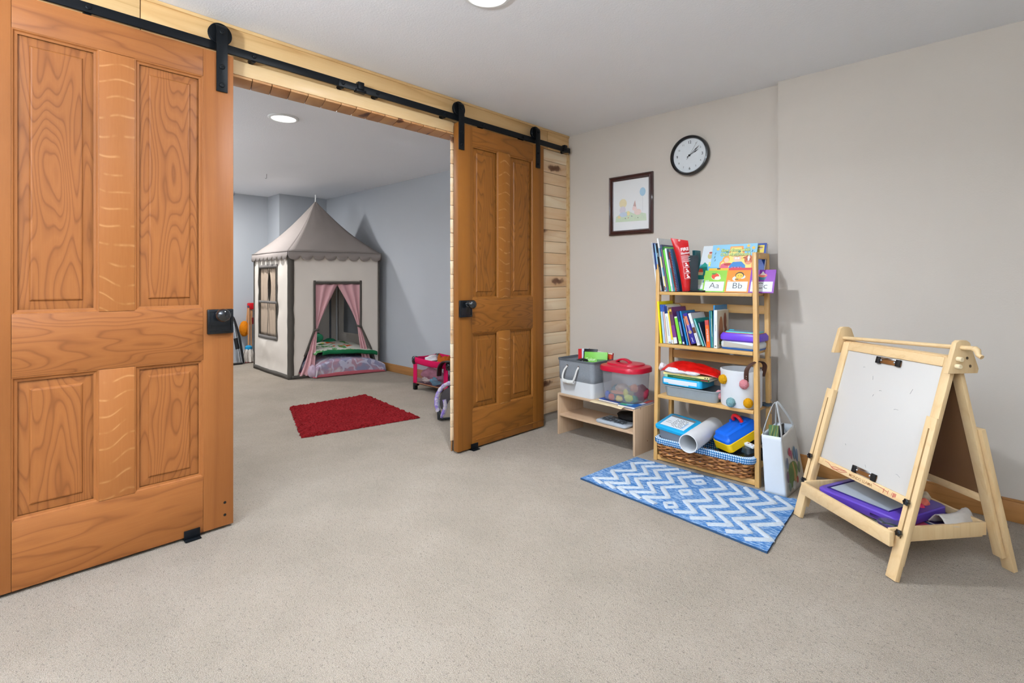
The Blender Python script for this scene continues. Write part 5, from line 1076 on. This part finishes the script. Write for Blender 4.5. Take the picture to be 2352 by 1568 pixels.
tag(MB().grid(cloth, 22, 22, mat('#cfc8c0', .9, .05, 20)).build('cloth_cap', smooth=70, thick=.003, origin=EM @ Vector((.42, .33, .15))), 'folded off white cloth cap at the back right of the easel tray', 'cap')
for p, r, c, lb in (((.285, .330, .205), .022, '#b9a68c', 'cream toy ball behind the drawing board in the easel tray'), ((.315, .300, .192), .018, '#e0705a', 'coral toy ball behind the drawing board in the easel tray'), ((.335, .265, .186), .013, '#d8305c', 'small hot pink toy beside the purple folder in the easel tray')):
    tag(MB().ball(EM @ Vector(p), r, mat(c, .6), 14, 10, .25, r*300).build('small_toy', smooth=70, origin=EM @ Vector(p)), lb, 'toy')
# ------------------------------------------------------------------ play tent in the back room
FL, FR, BL = Vector((-3.17, -.96, 0)), Vector((-2.93, .03, 0)), Vector((-4.26, -.944, 0)); BRc = Vector((-4.03, .062, 0))
AP = Vector((-3.60, -.455, 2.09)); EV = 1.43
CRM = fabric('#dcd3c8', .03, 5, 700, .2); GRY = fabric('#958c87', .04, 5, 700, .2); DGR = fabric('#5b5650', .06, 20, 700, .2); PNK = fabric('#d9a9ad', .04, 7, 700, .2); BGE = fabric('#b3a08d', .04, 7, 700, .2)
tent = thing('play_tent', 'cream and grey square play tent with pink tied curtains in the back room', 'play tent', (FL+FR+BL+BRc)/4)
def wallpt(a, b, s, z, out=0, ic=None):
    p = a.lerp(b, s); d = (b-a).normalized(); n = Vector((d.y, -d.x, 0)); 
    if n.dot(p-Vector((AP.x, AP.y, 0))) < 0: n = -n
    return Vector((p.x, p.y, z))+n*out
def drape(s, z, seed=0, k=1.0):
    e = math.sin(PI*min(1, max(0, s)))
    low = math.exp(-((z-.30)/.16)**2)*.020-math.exp(-((z-.12)/.07)**2)*.012
    return k*(.018*e*wob(s*3.2+z*1.8, z*2.2-s*1.4, seed)+.012*e*wob(s*6+z*5, z*4-s*4, seed+3)+.005*e*wob(s*13+z*9, z*7-s*6, seed+6)+low*e*(.6+.4*wob(s*2, 1, seed)))
def dl(z): return lerp(.265, .265, 1) if z > .54 else (lerp(.165, .265, (z-.26)/.28) if z > .26 else lerp(.075, .165, z/.26))
def dr(z): return .780 if z > .56 else (lerp(.905, .780, (z-.28)/.28) if z > .28 else lerp(.985, .905, z/.28))
def front(s, z): return wallpt(FL, FR, s, z, drape(s, z, 1, .7))
NB, NT_ = 40, 12
def fw(u, v):   # 34 columns: 10 left of the door, 14 over it, 10 right of it
    r = v*(NB+NT_); z = (r/NB*1.085 if r <= NB else 1.085+.345*(r-NB)/NT_)+.004; c = u*34; L, R = dl(z), dr(z)
    s = lerp(.045, L, c/10) if c <= 10 else (lerp(L, R, (c-10)/14) if c <= 24 else lerp(R, .995, (c-24)/10)); return front(s, z)
MB().grid(fw, 34, NB+NT_, CRM, lambda u, v: 10 < u*34 < 24 and v*(NB+NT_) < NB).build('front_wall', tent, smooth=80, thick=.002)
WIN = (.30, .835, .42, 1.275)
def left(s, z): return wallpt(FL, BL, s, z, drape(s, z, 7, .9))
def side_panel(fn, name):
    m = MB(); m.grid(lambda u, v: fn(lerp(.0, 1, u), .004+v*1.426), 44, 56, CRM, lambda u, v: WIN[0] < u < WIN[1] and WIN[2] < v*1.43 < WIN[3]); return m.build(name, tent, smooth=80, thick=.002)
side_panel(left, 'left_wall')
def right(s, z): return wallpt(FR, BRc, s, z, drape(s, z, 11, .6))
side_panel(right, 'right_wall')
MB().grid(lambda u, v: wallpt(BL, BRc, u, .004+v*1.426, drape(u, v*1.43, 15, .5)), 30, 36, CRM).build('back_wall', tent, smooth=80, thick=.002)
def band(pts, wd, name, m=DGR, par=tent, th=.004):
    """flat trim: list of (inner, outer) point pairs"""
    q = MB(); vs = [p for pr in pts for p in pr]; n = len(pts)
    q.add(vs, [(2*i, 2*i+1, 2*i+3, 2*i+2) for i in range(n-1)], m); return q.build(name, par, smooth=60, thick=th)
Zs_ = [1.40*i/40 for i in range(41)]
band([(front(-.012+.006*wob(z*6, 1), z+.003)+Vector((.006, 0, 0)), front(.050+.010*wob(z*7, 3), z+.003)+Vector((.006, 0, 0))) for z in Zs_], 0, 'corner_trim')
band([(left(-.004, z+.003)+Vector((0, -.006, 0)), left(.022+.008*wob(z*7, 5), z+.003)+Vector((0, -.006, 0))) for z in Zs_], 0, 'corner_trim')
band([(front(.985, z+.003)+Vector((.008, 0, 0)), front(1.006, z+.003)+Vector((.008, 0, 0))) for z in Zs_], 0, 'corner_trim')
band([(right(-.004, z+.003)+Vector((0, .006, 0)), right(.05, z+.003)+Vector((0, .006, 0))) for z in Zs_], 0, 'corner_trim')
band([(left(.975, z+.003)+Vector((0, -.006, 0)), left(1.0, z+.003)+Vector((0, -.006, 0))) for z in Zs_], 0, 'corner_trim')
band([(left(s, .004)+Vector((0, -.008, 0)), left(s, .052+.006*wob(s*5, 2))+Vector((0, -.008, 0))) for s in [i/24 for i in range(25)]], 0, 'hem_trim')
band([(front(s, .004)+Vector((.009, 0, 0)), front(s, .040)+Vector((.009, 0, 0))) for s in [.03+.16*i/8 for i in range(9)]], 0, 'hem_trim')
band([(front(dl(z)-.012, z)+Vector((.007, 0, 0)), front(dl(z)+.012, z)+Vector((.007, 0, 0))) for z in [.25+.855*i/30 for i in range(31)]], 0, 'door_trim')
band([(front(dr(z)-.012, z)+Vector((.007, 0, 0)), front(dr(z)+.012, z)+Vector((.007, 0, 0))) for z in [.10+1.005*i/30 for i in range(31)]], 0, 'door_trim')
band([(front(s, 1.066)+Vector((.007, 0, 0)), front(s, 1.092)+Vector((.007, 0, 0))) for s in [.253+.54*i/16 for i in range(17)]], 0, 'door_trim')
# window: trims, bars and inner curtains
def lw(s, z, o=0): return left(s, z)+Vector((0, -o, 0))
s0, s1, z0, z1 = WIN
for a, b, c, d in ((s0-.012, s1+.012, z1-.022, z1+.018), (s0-.012, s1+.012, z0-.012, z0+.030), (s0-.004, s1+.004, .832, .862)):
    band([(lw(lerp(a, b, i/14), c, .007), lw(lerp(a, b, i/14), d, .007)) for i in range(15)], 0, 'window_trim', mat('#6f6a66', .9, .06, 30))
for a in (s0, s1): band([(lw(a-.010, lerp(z0, z1, i/24), .007), lw(a+.010, lerp(z0, z1, i/24), .007)) for i in range(25)], 0, 'window_trim')
band([(lw(.571, lerp(z0, z1, i/24), .004), lw(.577, lerp(z0, z1, i/24), .004)) for i in range(25)], 0, 'window_bar')
for a, b, sg in ((s0+.10, .578, 1), (.572, s1, -1)):
    def cur(u, v, a=a, b=b, sg=sg):
        z = lerp(z0+.02, z1-.01, v); gap = .055*math.sin(PI*min(1, max(0, (v-.42)/.56)))**1.0 if v > .42 else 0
        aa, bb = (a, b-gap) if sg > 0 else (a+gap, b)
        p = wallpt(FL, BL, lerp(aa, bb, u), z, -.022+.006*math.sin(u*14+v)); return p
    MB().grid(cur, 14, 20, BGE).build('window_curtain', tent, smooth=70, thick=.002)
# roof with scalloped valance
EVP = [wallpt(FL, FR, 0, EV), wallpt(FL, FR, 1, EV), Vector((BRc.x, BRc.y, EV)), Vector((BL.x, BL.y, EV))]
CEN = Vector((AP.x, AP.y, 0))
def outp(p, k): d = Vector((p.x-CEN.x, p.y-CEN.y, 0)); return p+d.normalized()*k
EVP = [outp(p, .025) for p in EVP]
for i in range(4):
    a, b = EVP[i], EVP[(i+1) % 4]
    def roof(u, v, a=a, b=b, i=i):
        e = a.lerp(b, u); top = AP; p = e.lerp(top, v)
        p.z -= .055*math.sin(PI*v)*(1-.25*math.sin(PI*u))+.008*wob(u*6, v*6, i)*math.sin(PI*u); return p
    MB().grid(roof, 16, 18, GRY).build('roof_panel', tent, smooth=80, thick=.002)
    d = b-a; L = d.length; dn = d.normalized(); n = Vector((dn.y, -dn.x, 0))
    if n.dot(a-Vector((CEN.x, CEN.y, EV))) < 0: n = -n
    m = MB(); vs = []; K = 96; NSC = 8
    for k in range(K+1):
        u = k/K; w_ = .004*math.sin(u*9+i)+.003; ph = (u*NSC) % 1; sc = .052*math.sqrt(max(0, 1-(2*ph-1)**2)); top = a.lerp(b, u)+n*.004
        fl = .012*(sc/.05)
        vs += [top+Vector((0, 0, .006)), top+n*(w_)+Vector((0, 0, -.036)), top+n*(w_+fl)+Vector((0, 0, -.042-sc))]
    m.add(vs, [(3*k+j, 3*k+j+1, 3*k+j+4, 3*k+j+3) for k in range(K) for j in (0, 1)], GRY); m.build('valance', tent, smooth=60, thick=.002)
    m = MB(); m.tube([a.lerp(b, k/20)+n*.009+Vector((0, 0, .002+.003*wob(k*.5, i))) for k in range(21)],   .0022, mat('#78706b', .9), 6); m.build('seam', tent, smooth=60)
m = MB(); m.tube([AP+Vector((0, 0, -.04)), AP+Vector((.002, 0, .078))], .007, M_WHITEP, 10); m.build('spire', tent, smooth=40)
for p in (FL, FR, BL, BRc):
    q = Vector((lerp(p.x, CEN.x, .05), lerp(p.y, CEN.y, .05), 0)); MB().tube([q+Vector((0, 0, .002)), q+Vector((0, 0, 1.42))], .012, M_WHITEP, 10).build('pole', tent, smooth=40)
for a, b in ((BL, BRc), (FR, BRc)):
    MB().tube([Vector((lerp(a.x, CEN.x, .04), lerp(a.y, CEN.y, .04), 1.41)), Vector((lerp(b.x, CEN.x, .04), lerp(b.y, CEN.y, .04), 1.41))], .011, M_WHITEP, 8).build('pole', tent, smooth=40)
q = Vector((lerp(BRc.x, CEN.x, .09), lerp(BRc.y, CEN.y, .09), 0))
MB().grid(lambda u, v: q+Vector((.05*u-.07, -.05-.02*u+.012*math.sin(u*9), .02+1.38*v)), 6, 16, fabric('#6d7076')).build('corner_flap', tent, smooth=60, thick=.003)
# tied curtains
def curtain(side):
    tie = (.288, .540) if side < 0 else (.765, .560)
    def f(u, v):   # u across 0 (frame) .. 1 (free edge); v 0 bottom .. 1 top
        if side < 0:
            zt, zb = 1.064, .030
            if v > .5:
                k = (v-.5)*2; z = lerp(tie[1], zt, k); s = lerp(lerp(.268, .270, k), lerp(.300, .528, k**1.15), u)
            else:
                k = v*2; z = lerp(zb, tie[1], k); s = lerp(lerp(.105, .268, k**.8), lerp(.262, .300, k**.9), u)
        else:
            zt, zb = 1.064, .060
            if v > .5:
                k = (v-.5)*2; z = lerp(tie[1], zt, k); s = lerp(lerp(.783, .780, k), lerp(.748, .514, k**1.25), u)
            else:
                k = v*2; z = lerp(zb, tie[1], k); s = lerp(lerp(.930, .785, k**.9), lerp(.815, .748, k**.8), u)
        amp = .016 if abs(v-.5) > .08 else .008
        o = -.016+amp*math.sin(u*15+v*2.0)*min(1, .35+abs(v-.5)*1.5)+.01*math.sin(u*PI)*(1 if v < .5 else .3)
        if v < .5: o += .022*(1-v*2)
        return wallpt(FL, FR, s, z, o)
    MB().grid(f, 30, 44, PNK).build('door_curtain', tent, smooth=80, thick=.002)
    c = wallpt(FL, FR, tie[0]-.002, tie[1], .006); R = fr(c, FR-FL, (0, 0, 1))
    MB().tube([R @ Vector((.027*math.cos(a), .010*math.cos(a)*(-1 if side > 0 else .3), .020*math.sin(a))) for a in [i*PI/9 for i in range(18)]], [.012]*18, DGR, 8, True, .5).build('tie_back', tent, smooth=60)
curtain(-1); curtain(1)
# bedding inside the tent
def TM(s, d, z): # s along front, d inwards
    p = FL.lerp(FR, s); q = BL.lerp(BRc, s); r = p.lerp(q, d); return Vector((r.x, r.y, z))
QL = NT('lavender_swirl_quilt'); v = QL.co((1, 1, 1)); w_ = QL.new('ShaderNodeTexWave', wave_type='RINGS'); QL.link(v, w_.inputs['Vector']); w_.inputs['Scale'].default_value = 3.2; w_.inputs['Distortion'].default_value = 14; w_.inputs['Detail'].default_value = 1.5; w_.inputs['Detail Scale'].default_value = 2.2
sw = QL.ramp(w_.outputs['Fac'], [(.80, (0, 0, 0)), (.9, (.7, .7, .7))]); n = QL.noise(v, 4.5, 3)
col = QL.mix(QL.ramp(n, [(.50, (0, 0, 0)), (.62, (1, 1, 1))]), lin('#9a9bb8'), lin('#bd97a6')); col = QL.mix(QL.ramp(QL.noise(v, 6.5, 2), [(.56, (0, 0, 0)), (.66, (.9, .9, .9))]), col, lin('#d9d4d6'))
QL = QL.done(QL.mix(sw, col, lin('#d5d4e4')), .9, 0, .1)
t = thing('quilt', 'thick lavender and pink swirl quilt folded on the tent floor', 'quilt', TM(.6, .3, 0))
PKB = fabric('#c96a74', .06)
def quilt(u, v):   # u along front; v: front-bottom -> front-top -> back
    s = lerp(.245, 1.045, u); e = math.sin(PI*u)**.25
    if v < .35:
        k = v/.35; a = -PI/2+k*PI/2*1.0; d = -.070-.030*math.cos(a*.9)+.02*u; z = .018+.205*k**.85*(1-.25*u)
    else:
        k = (v-.35)/.65; d = -.08+.80*k**.9; z = .223*(1-.25*u)+.035*math.sin(PI*min(1, k*1.2))
    z += .010*wob(s*7, v*6, 2)*min(1, v*5); return TM(s, d, max(z*e+.012*(1-e), .008))
MB().grid(quilt, 44, 36, QL).build('quilt_top', t, smooth=80, thick=.004)
def qside(u, v):
    p = quilt(0, u*.6); g = TM(.252, lerp(-.09, .35, u), .006); return g.lerp(p, v)+Vector((0, -.02*math.sin(PI*v), 0))
m = MB().grid(qside, 14, 8, PKB); m.grid(lambda u, v: quilt(u, .0).lerp(quilt(u, .06), v)+Vector((.006, 0, -.010+.004*wob(u*9, v))), 40, 4, PKB); m.build('pink_border', t, smooth=70, thick=.004)
t_ = MB().ball(TM(.232, -.020, .075), (.06, .05, .075), fabric('#c9b3c4', .05, 20), 18, 12, .2, 3)
tag(t_.build('bed_pillow', smooth=70, origin=TM(.215, -.045, 0)), 'pale lilac pillow squeezed beside the quilt under the left pink curtain', 'pillow')
DN = NT('white_blanket_with_animals'); v = DN.co((1, 1, 1)); col = DN.mix(DN.ramp(DN.noise(v, 9, 3), [(.56, (0, 0, 0)), (.60, (1, 1, 1))]), lin('#d4d2c6'), lin('#5f9a5c'))
col = DN.mix(DN.ramp(DN.noise(DN.co((1, 1, 1), False, (1, .4, .2)), 6, 2), [(.60, (0, 0, 0)), (.63, (1, 1, 1))]), col, lin('#d0602f')); col = DN.mix(DN.ramp(DN.noise(DN.co((1, 1, 1), False, (.3, 1.4, .9)), 11, 2), [(.66, (0, 0, 0)), (.69, (1, 1, 1))]), col, lin('#d9c94a')); DN = DN.done(col, .95, 0, .1)
t = thing('blanket', 'white blanket with green and orange animals folded on top of the quilt', 'blanket', TM(.55, .25, .25))
def blk(u, v):
    s = lerp(.255, .965, u)-.02*v; d = lerp(-.055, .60, v); e = (math.sin(PI*u)**.3)*(math.sin(PI*min(1, v*.92+.05))**.3)
    return TM(s, d+.01*math.sin(u*8), .258-.038*u+.092*e+.05*v+.012*wob(u*7, v*6, 4)*e)
MB().grid(blk, 34, 26, DN).build('blanket_top', t, smooth=80, thick=.004)
def ble(u, v): p = blk(.10+.88*u, 0.0); return p+Vector((.010*math.sin(PI*v)+.004, 0, lerp(-.038, .008, v)))
MB().grid(ble, 34, 5, fabric('#1f6f45', .1)).build('green_edge', t, smooth=80, thick=.004)
t = thing('plush_toy', 'dark green plush animal lying at the left inside the tent', 'plush toy', TM(.36, .45, .30))
PG = mat('#17603c', .95, .15, 40, .6, 200, 0, .1); MB().ball(TM(.33, .42, .385), (.16, .19, .125), PG, 24, 14, .2, 2).build('body', t, smooth=80)
MB().ball(TM(.40, .20, .425), (.045, .055, .050), mat('#2f8a62', .95, .1, 40), 16, 10).build('ear', t, smooth=80); MB().ball(TM(.60, .38, .34), (.06, .09, .05), mat('#1f7a55', .95, .1, 40), 16, 10, .2, 5).build('paw', t, smooth=80)

# ------------------------------------------------------------------ toys leaning on the far wall
HW = wood('toy_handle_wood', '#c98f5f', '#a86f42', '#d6a273', 'Z', .5, 4, 1, (20, 20, .8), .05, .3)
t = thing('toy_mop', 'toy mop with blue collar and white strings beside the play tent', 'toy mop', (-4.78, -.836, 0))
MB().tube([(-4.775, -.836, .20), (-4.80, -.826, .735)], .011, HW, 10).build('handle', t, smooth=40)
MB().lathe([(.016, .02), (.044, 0), (.046, -.025), (.040, -.04)], Matrix.Translation((-4.775, -.836, .215)), mat('#1f93c8', .4), 20).build('collar', t, smooth=40)
m = MB()
for k in range(70):
    a = random.uniform(0, 2*PI); r = random.uniform(.25, 1); x, y = -4.775+.045*math.cos(a)*r, -.836+.045*math.sin(a)*r
    m.tube([(x, y, .185), (x+.022*math.cos(a)*r+random.uniform(-.008, .008), y+.03*math.sin(a)*r, .10), (x+.028*math.cos(a)*r, y+.05*math.sin(a)*r+random.uniform(-.012, .012), .012)], .0065, mat('#ddd5cc', .95, .08, 90), 5)
o = m.build('strings', t, smooth=60); o['kind'] = 'stuff'
MB().tube([(-4.80, -.826, .735), (-4.81, -.832, .765)], .012, mat('#3a3f52', .5), 8).build('cap', t, smooth=40)
t = thing('toy_duster', 'toy duster with fluffy orange head hanging by the toy mop', 'toy duster', (-4.84, -.870, .35))
MB().ball((-4.84, -.868, .455), (.045, .062, .102), mat('#e8891c', .95, .2, 160, .9, 150, 0, .1, 0, .012), 26, 20, .10, 4, 6).build('fluffy_head', t, smooth=80)
MB().tube([(-4.85, -.850, .38), (-4.87, -.812, .76)], .008, HW, 8).build('handle', t, smooth=40)
t = thing('toy_broom', 'toy broom with a red head resting against the wall by the tent', 'toy broom', (-4.80, -.79, 0))
MB().tube([(-4.78, -.800, .012), (-4.86, -.780, .735)], .010, HW, 10).build('handle', t, smooth=40)
MB().box((-4.885, -.822, .71), (-4.825, -.742, .80), mat('#cf1420', .4)).build('head', t, bevel=.012)
MB().box((-4.80, -.90, .002), (-4.74, -.70, .022), mat('#8a1f26', .8, .2, 80)).build('bristles', t, bevel=.004)
t = thing('toy_dustpan_brush', 'wooden toy brush with dark red bristles hanging by the toy broom', 'toy brush', (-4.83, -.79, .50))
MB().hexa([(-4.845, -.822, .505), (-4.825, -.822, .505), (-4.825, -.772, .505), (-4.845, -.772, .505)], [(-4.86, -.785, .70), (-4.845, -.785, .70), (-4.845, -.758, .70), (-4.86, -.758, .70)], HW).build('back', t, bevel=.004)
MB().box((-4.85, -.776, .51), (-4.825, -.748, .60), mat('#7a1c22', .8)).build('bristles', t, bevel=.004)
t = thing('folding_frame', 'folded black and silver tube frame leaning on the wall behind the left barn door', 'frame', (-4.75, -.98, 0))
MB().tube(smooth_path([(-4.70, -.925, .010), (-4.76, -.955, .35), (-4.82, -1.0, .58), (-4.83, -1.03, .625), (-4.83, -1.10, .63)], 6), .014, M_DARK, 10).build('black_tube', t, smooth=50)
MB().tube([(-4.70, -.965, .02), (-4.80, -1.015, .53)], .014, M_CHROME, 10).build('silver_tube', t, smooth=50)
MB().tube([(-4.735, -.985, .20), (-4.765, -1.00, .34)], .026, M_DARK, 12).build('sleeve', t, smooth=50)
MB().tube([(-4.68, -.945, .012), (-4.70, -1.15, .012)], .014, M_DARK, 10).build('foot_tube', t, smooth=50); MB().tube([(-4.69, -.942, .01), (-4.765, -.975, .36)], .005, M_CHROME, 8).build('thin_tube', t, smooth=50)

# ------------------------------------------------------------------ doll playpen and doll bouncer
PX0, PX1, PY0, PY1, PT = -1.745, -1.20, -.290, -.000, .325
t = thing('doll_playpen', 'hot pink doll playpen with black corners against the grey blue wall', 'doll playpen', ((PX0+PX1)/2, (PY0+PY1)/2, 0))
HP = fabric('#c4124f', .06, 12, 600, .2); MESH = NT('sheer_mesh'); MESH.b.inputs['Alpha'].default_value = .35; MESH = MESH.done(lin('#7a5060'), .8)
for x in (PX0, PX1):
    for y in (PY0, PY1):
        sx = 1 if x == PX0 else -1; sy = 1 if y == PY0 else -1
        MB().box((x-.008, y-.008, .002), (x+.028, y+.028, .052) if sx > 0 else (x+.028, y+.028, .052), M_DARK).box((x-.008, y-.008, .045), (x+sx*.055 if sx > 0 else x+.028, y+.028, .070), M_DARK).build('foot', t, bevel=.005)
        m = MB(); rloft(m, [(.045, .045, .016, .262), (.060, .060, .022, .285), (.060, .060, .024, .322), (.042, .042, .018, .338)], M_GLOSSBLK, x+.008, y+.008); m.build('corner_cap', t, smooth=40)
        m = MB(); m.grid(lambda u, v, x=x, y=y, sx=sx: Vector((x+sx*.062*u-.004*sx, y-.004 if sy > 0 else y+.02, .066+.205*v+.003*math.sin(v*30))), 6, 14, HP); m.build('corner_panel', t, smooth=60, thick=.004)
def prail(a, b, sag):
    a, b = Vector(a), Vector(b)
    def f(u, v): p = a.lerp(b, u); return p+Vector((0, 0, -.050+.058*v-sag*math.sin(PI*u)))+Vector((0, -.006, 0))*math.sin(PI*v)
    MB().grid(f, 18, 6, HP).build('top_rail', t, smooth=70, thick=.018)
prail((PX0+.03, PY0, PT), (PX1, PY0, PT), .012); prail((PX0+.03, PY1+.02, PT+.004), (PX1, PY1+.02, PT+.004), .006); prail((PX0, PY0+.03, PT), (PX0, PY1, PT), .008); prail((PX1+.02, PY0+.03, PT), (PX1+.02, PY1, PT), .008)
MB().grid(lambda u, v: Vector((lerp(PX0+.05, PX1, u), PY0+.002, lerp(.075, .285, v))), 6, 4, MESH).build('mesh_side', t)
MB().grid(lambda u, v: Vector((PX1+.02, lerp(PY0, PY1, u), lerp(.075, .285, v))), 6, 4, MESH).build('mesh_side', t)
MB().box((PX0+.01, PY0+.006, .062), (PX1, PY1+.01, .076), M_DARK).build('floor_panel', t, bevel=.003)
MB().tube([(PX0+.05, PY0-.002, .076), (PX1, PY0-.002, .076)], .006, mat('#8a5a3a', .6), 8).build('bottom_bar', t, smooth=50)
for c, r, h, lb, nm, ct in (((-1.63, -.16, .305), (.075, .07, .040), '#d9d6da', 'white patterned doll blanket heaped at the left of the doll playpen', 'doll_blanket', 'blanket'), ((-1.56, -.20, .165), (.13, .06, .07), '#b97a8c', 'dusty pink doll clothes bundle behind the playpen mesh', 'doll_clothes', 'clothes'), ((-1.62, -.22, .110), (.075, .045, .032), '#c9c2b8', 'cream cloth at the bottom left of the doll playpen', 'doll_cloth', 'cloth'), ((-1.45, -.23, .115), (.085, .045, .040), '#3f93a8', 'teal fluffy toy at the bottom of the doll playpen', 'fluffy_toy', 'toy'), ((-1.36, -.2, .14), (.07, .06, .06), '#8a5f78', 'mauve bundle at the right end of the doll playpen', 'doll_clothes', 'clothes')):
    tag(MB().ball(c, r, mat(h, .9, .25, 60), 22, 14, .45, c[0]*30).build(nm, smooth=80, origin=c), lb, ct)
t = thing('plush_animal', 'orange brown plush animal with pointed ears standing up in the doll playpen', 'plush toy', (-1.46, -.14, .2))
OP = mat('#a8561c', .95, .15, 40, .6, 200, 0, .1); MB().ball((-1.46, -.13, .285), (.075, .06, .062), OP, 18, 12, .2, 1).build('head', t, smooth=80)
for dx in (-.06, .065): MB().lathe([(.03, 0), (.022, .03), (.004, .062)], fr((-1.46+dx, -.13, .305), (1, 0, 0), (0, 1, 0)) @ Matrix.Rotation(math.copysign(.35, dx), 4, 'Y'), OP, 14).build('ear', t, smooth=60)
t = thing('doll_carrier_handle', 'dark curved plastic carrier handle leaning on the right of the doll playpen', 'handle', (-1.22, -.33, .2))
MB().strip(smooth_path([(-1.29, -.325, .20), (-1.27, -.33, .29), (-1.20, -.335, .345), (-1.12, -.335, .35)], 6), .05, .014, (0, 1, 0), mat('#26231f', .35)).build('arch', t, bevel=.003)
# bouncer: padded arch with dark shell
BO = Vector((-.648, -.845, 0)); BD_ = Vector((.719, .695, 0)); BN = Vector((.695, -.719, 0))
t = thing('doll_bouncer', 'dark doll bouncer seat with a lavender padded rim partly behind the right barn door jamb', 'doll seat', BO+BD_*.16)
def bo(x, z, o=0): return BO+BD_*x+Vector((0, 0, z))+BN*o
LV = NT('lavender_printed_pad'); v = LV.co(); LV = LV.done(LV.mix(LV.ramp(LV.noise(v, 28, 2, .6), [(.42, (0, 0, 0)), (.56, (1, 1, 1))]), lin('#8f78c4'), lin('#cfc6cf')), .85, 0, .1)
arch = [(.010, .075), (-.004, .14), (.004, .20), (.035, .255), (.085, .290), (.15, .302), (.21, .298), (.27, .268), (.305, .21), (.318, .14), (.31, .07)]
P = smooth_path([bo(x, z) for x, z in arch], 5); MB().tube(P, [.017+.002*math.sin(i*1.9) for i in range(len(P))], LV, 12).build('padded_rim', t, smooth=60)
sh_ = [(.030, .10), (.022, .15), (.030, .20), (.058, .245), (.10, .272), (.15, .282), (.20, .276), (.245, .25), (.28, .20), (.29, .14), (.285, .05), (.262, .052), (.235, .06), (.225, .15), (.19, .185), (.14, .185), (.095, .16), (.075, .11), (.06, .085)]
MB().prism(sh_, fr(bo(0, 0, .004), BD_, (0, 0, 1)), .012, mat('#3c3638', .5), -.006).build('shell', t, bevel=.002)
MB().prism([(.005, .012), (.040, .006), (.062, .010), (.040, .022), (.026, .085), (.002, .080)], fr(bo(0, 0, -.014), BD_, (0, 0, 1)), .030, mat('#16181b', .5)).build('foot', t, bevel=.004)
MB().tube([bo(.006, .085), bo(.020, .165)], .012, mat('#7d818a', .4), 10).build('grey_leg', t, smooth=50)
MB().tube(smooth_path([bo(.030, .028), bo(.055, .07, .01), bo(.068, .12, .01), bo(.060, .17, .01)], 5), .016, LV, 10).build('padded_strap', t, smooth=60)
MB().tube([bo(.04, .014, -.0), bo(.18, .012, -.06), bo(.30, .012, -.09)], .010, mat('#26282c', .5), 8).build('base_tube', t, smooth=50)
MB().tube([bo(.175, .245, .012), bo(.165, .23, .014), bo(.175, .215, .014), bo(.215, .20, .014)], .004, mat('#77747a', .4), 8).build('trim_line', t, smooth=50)
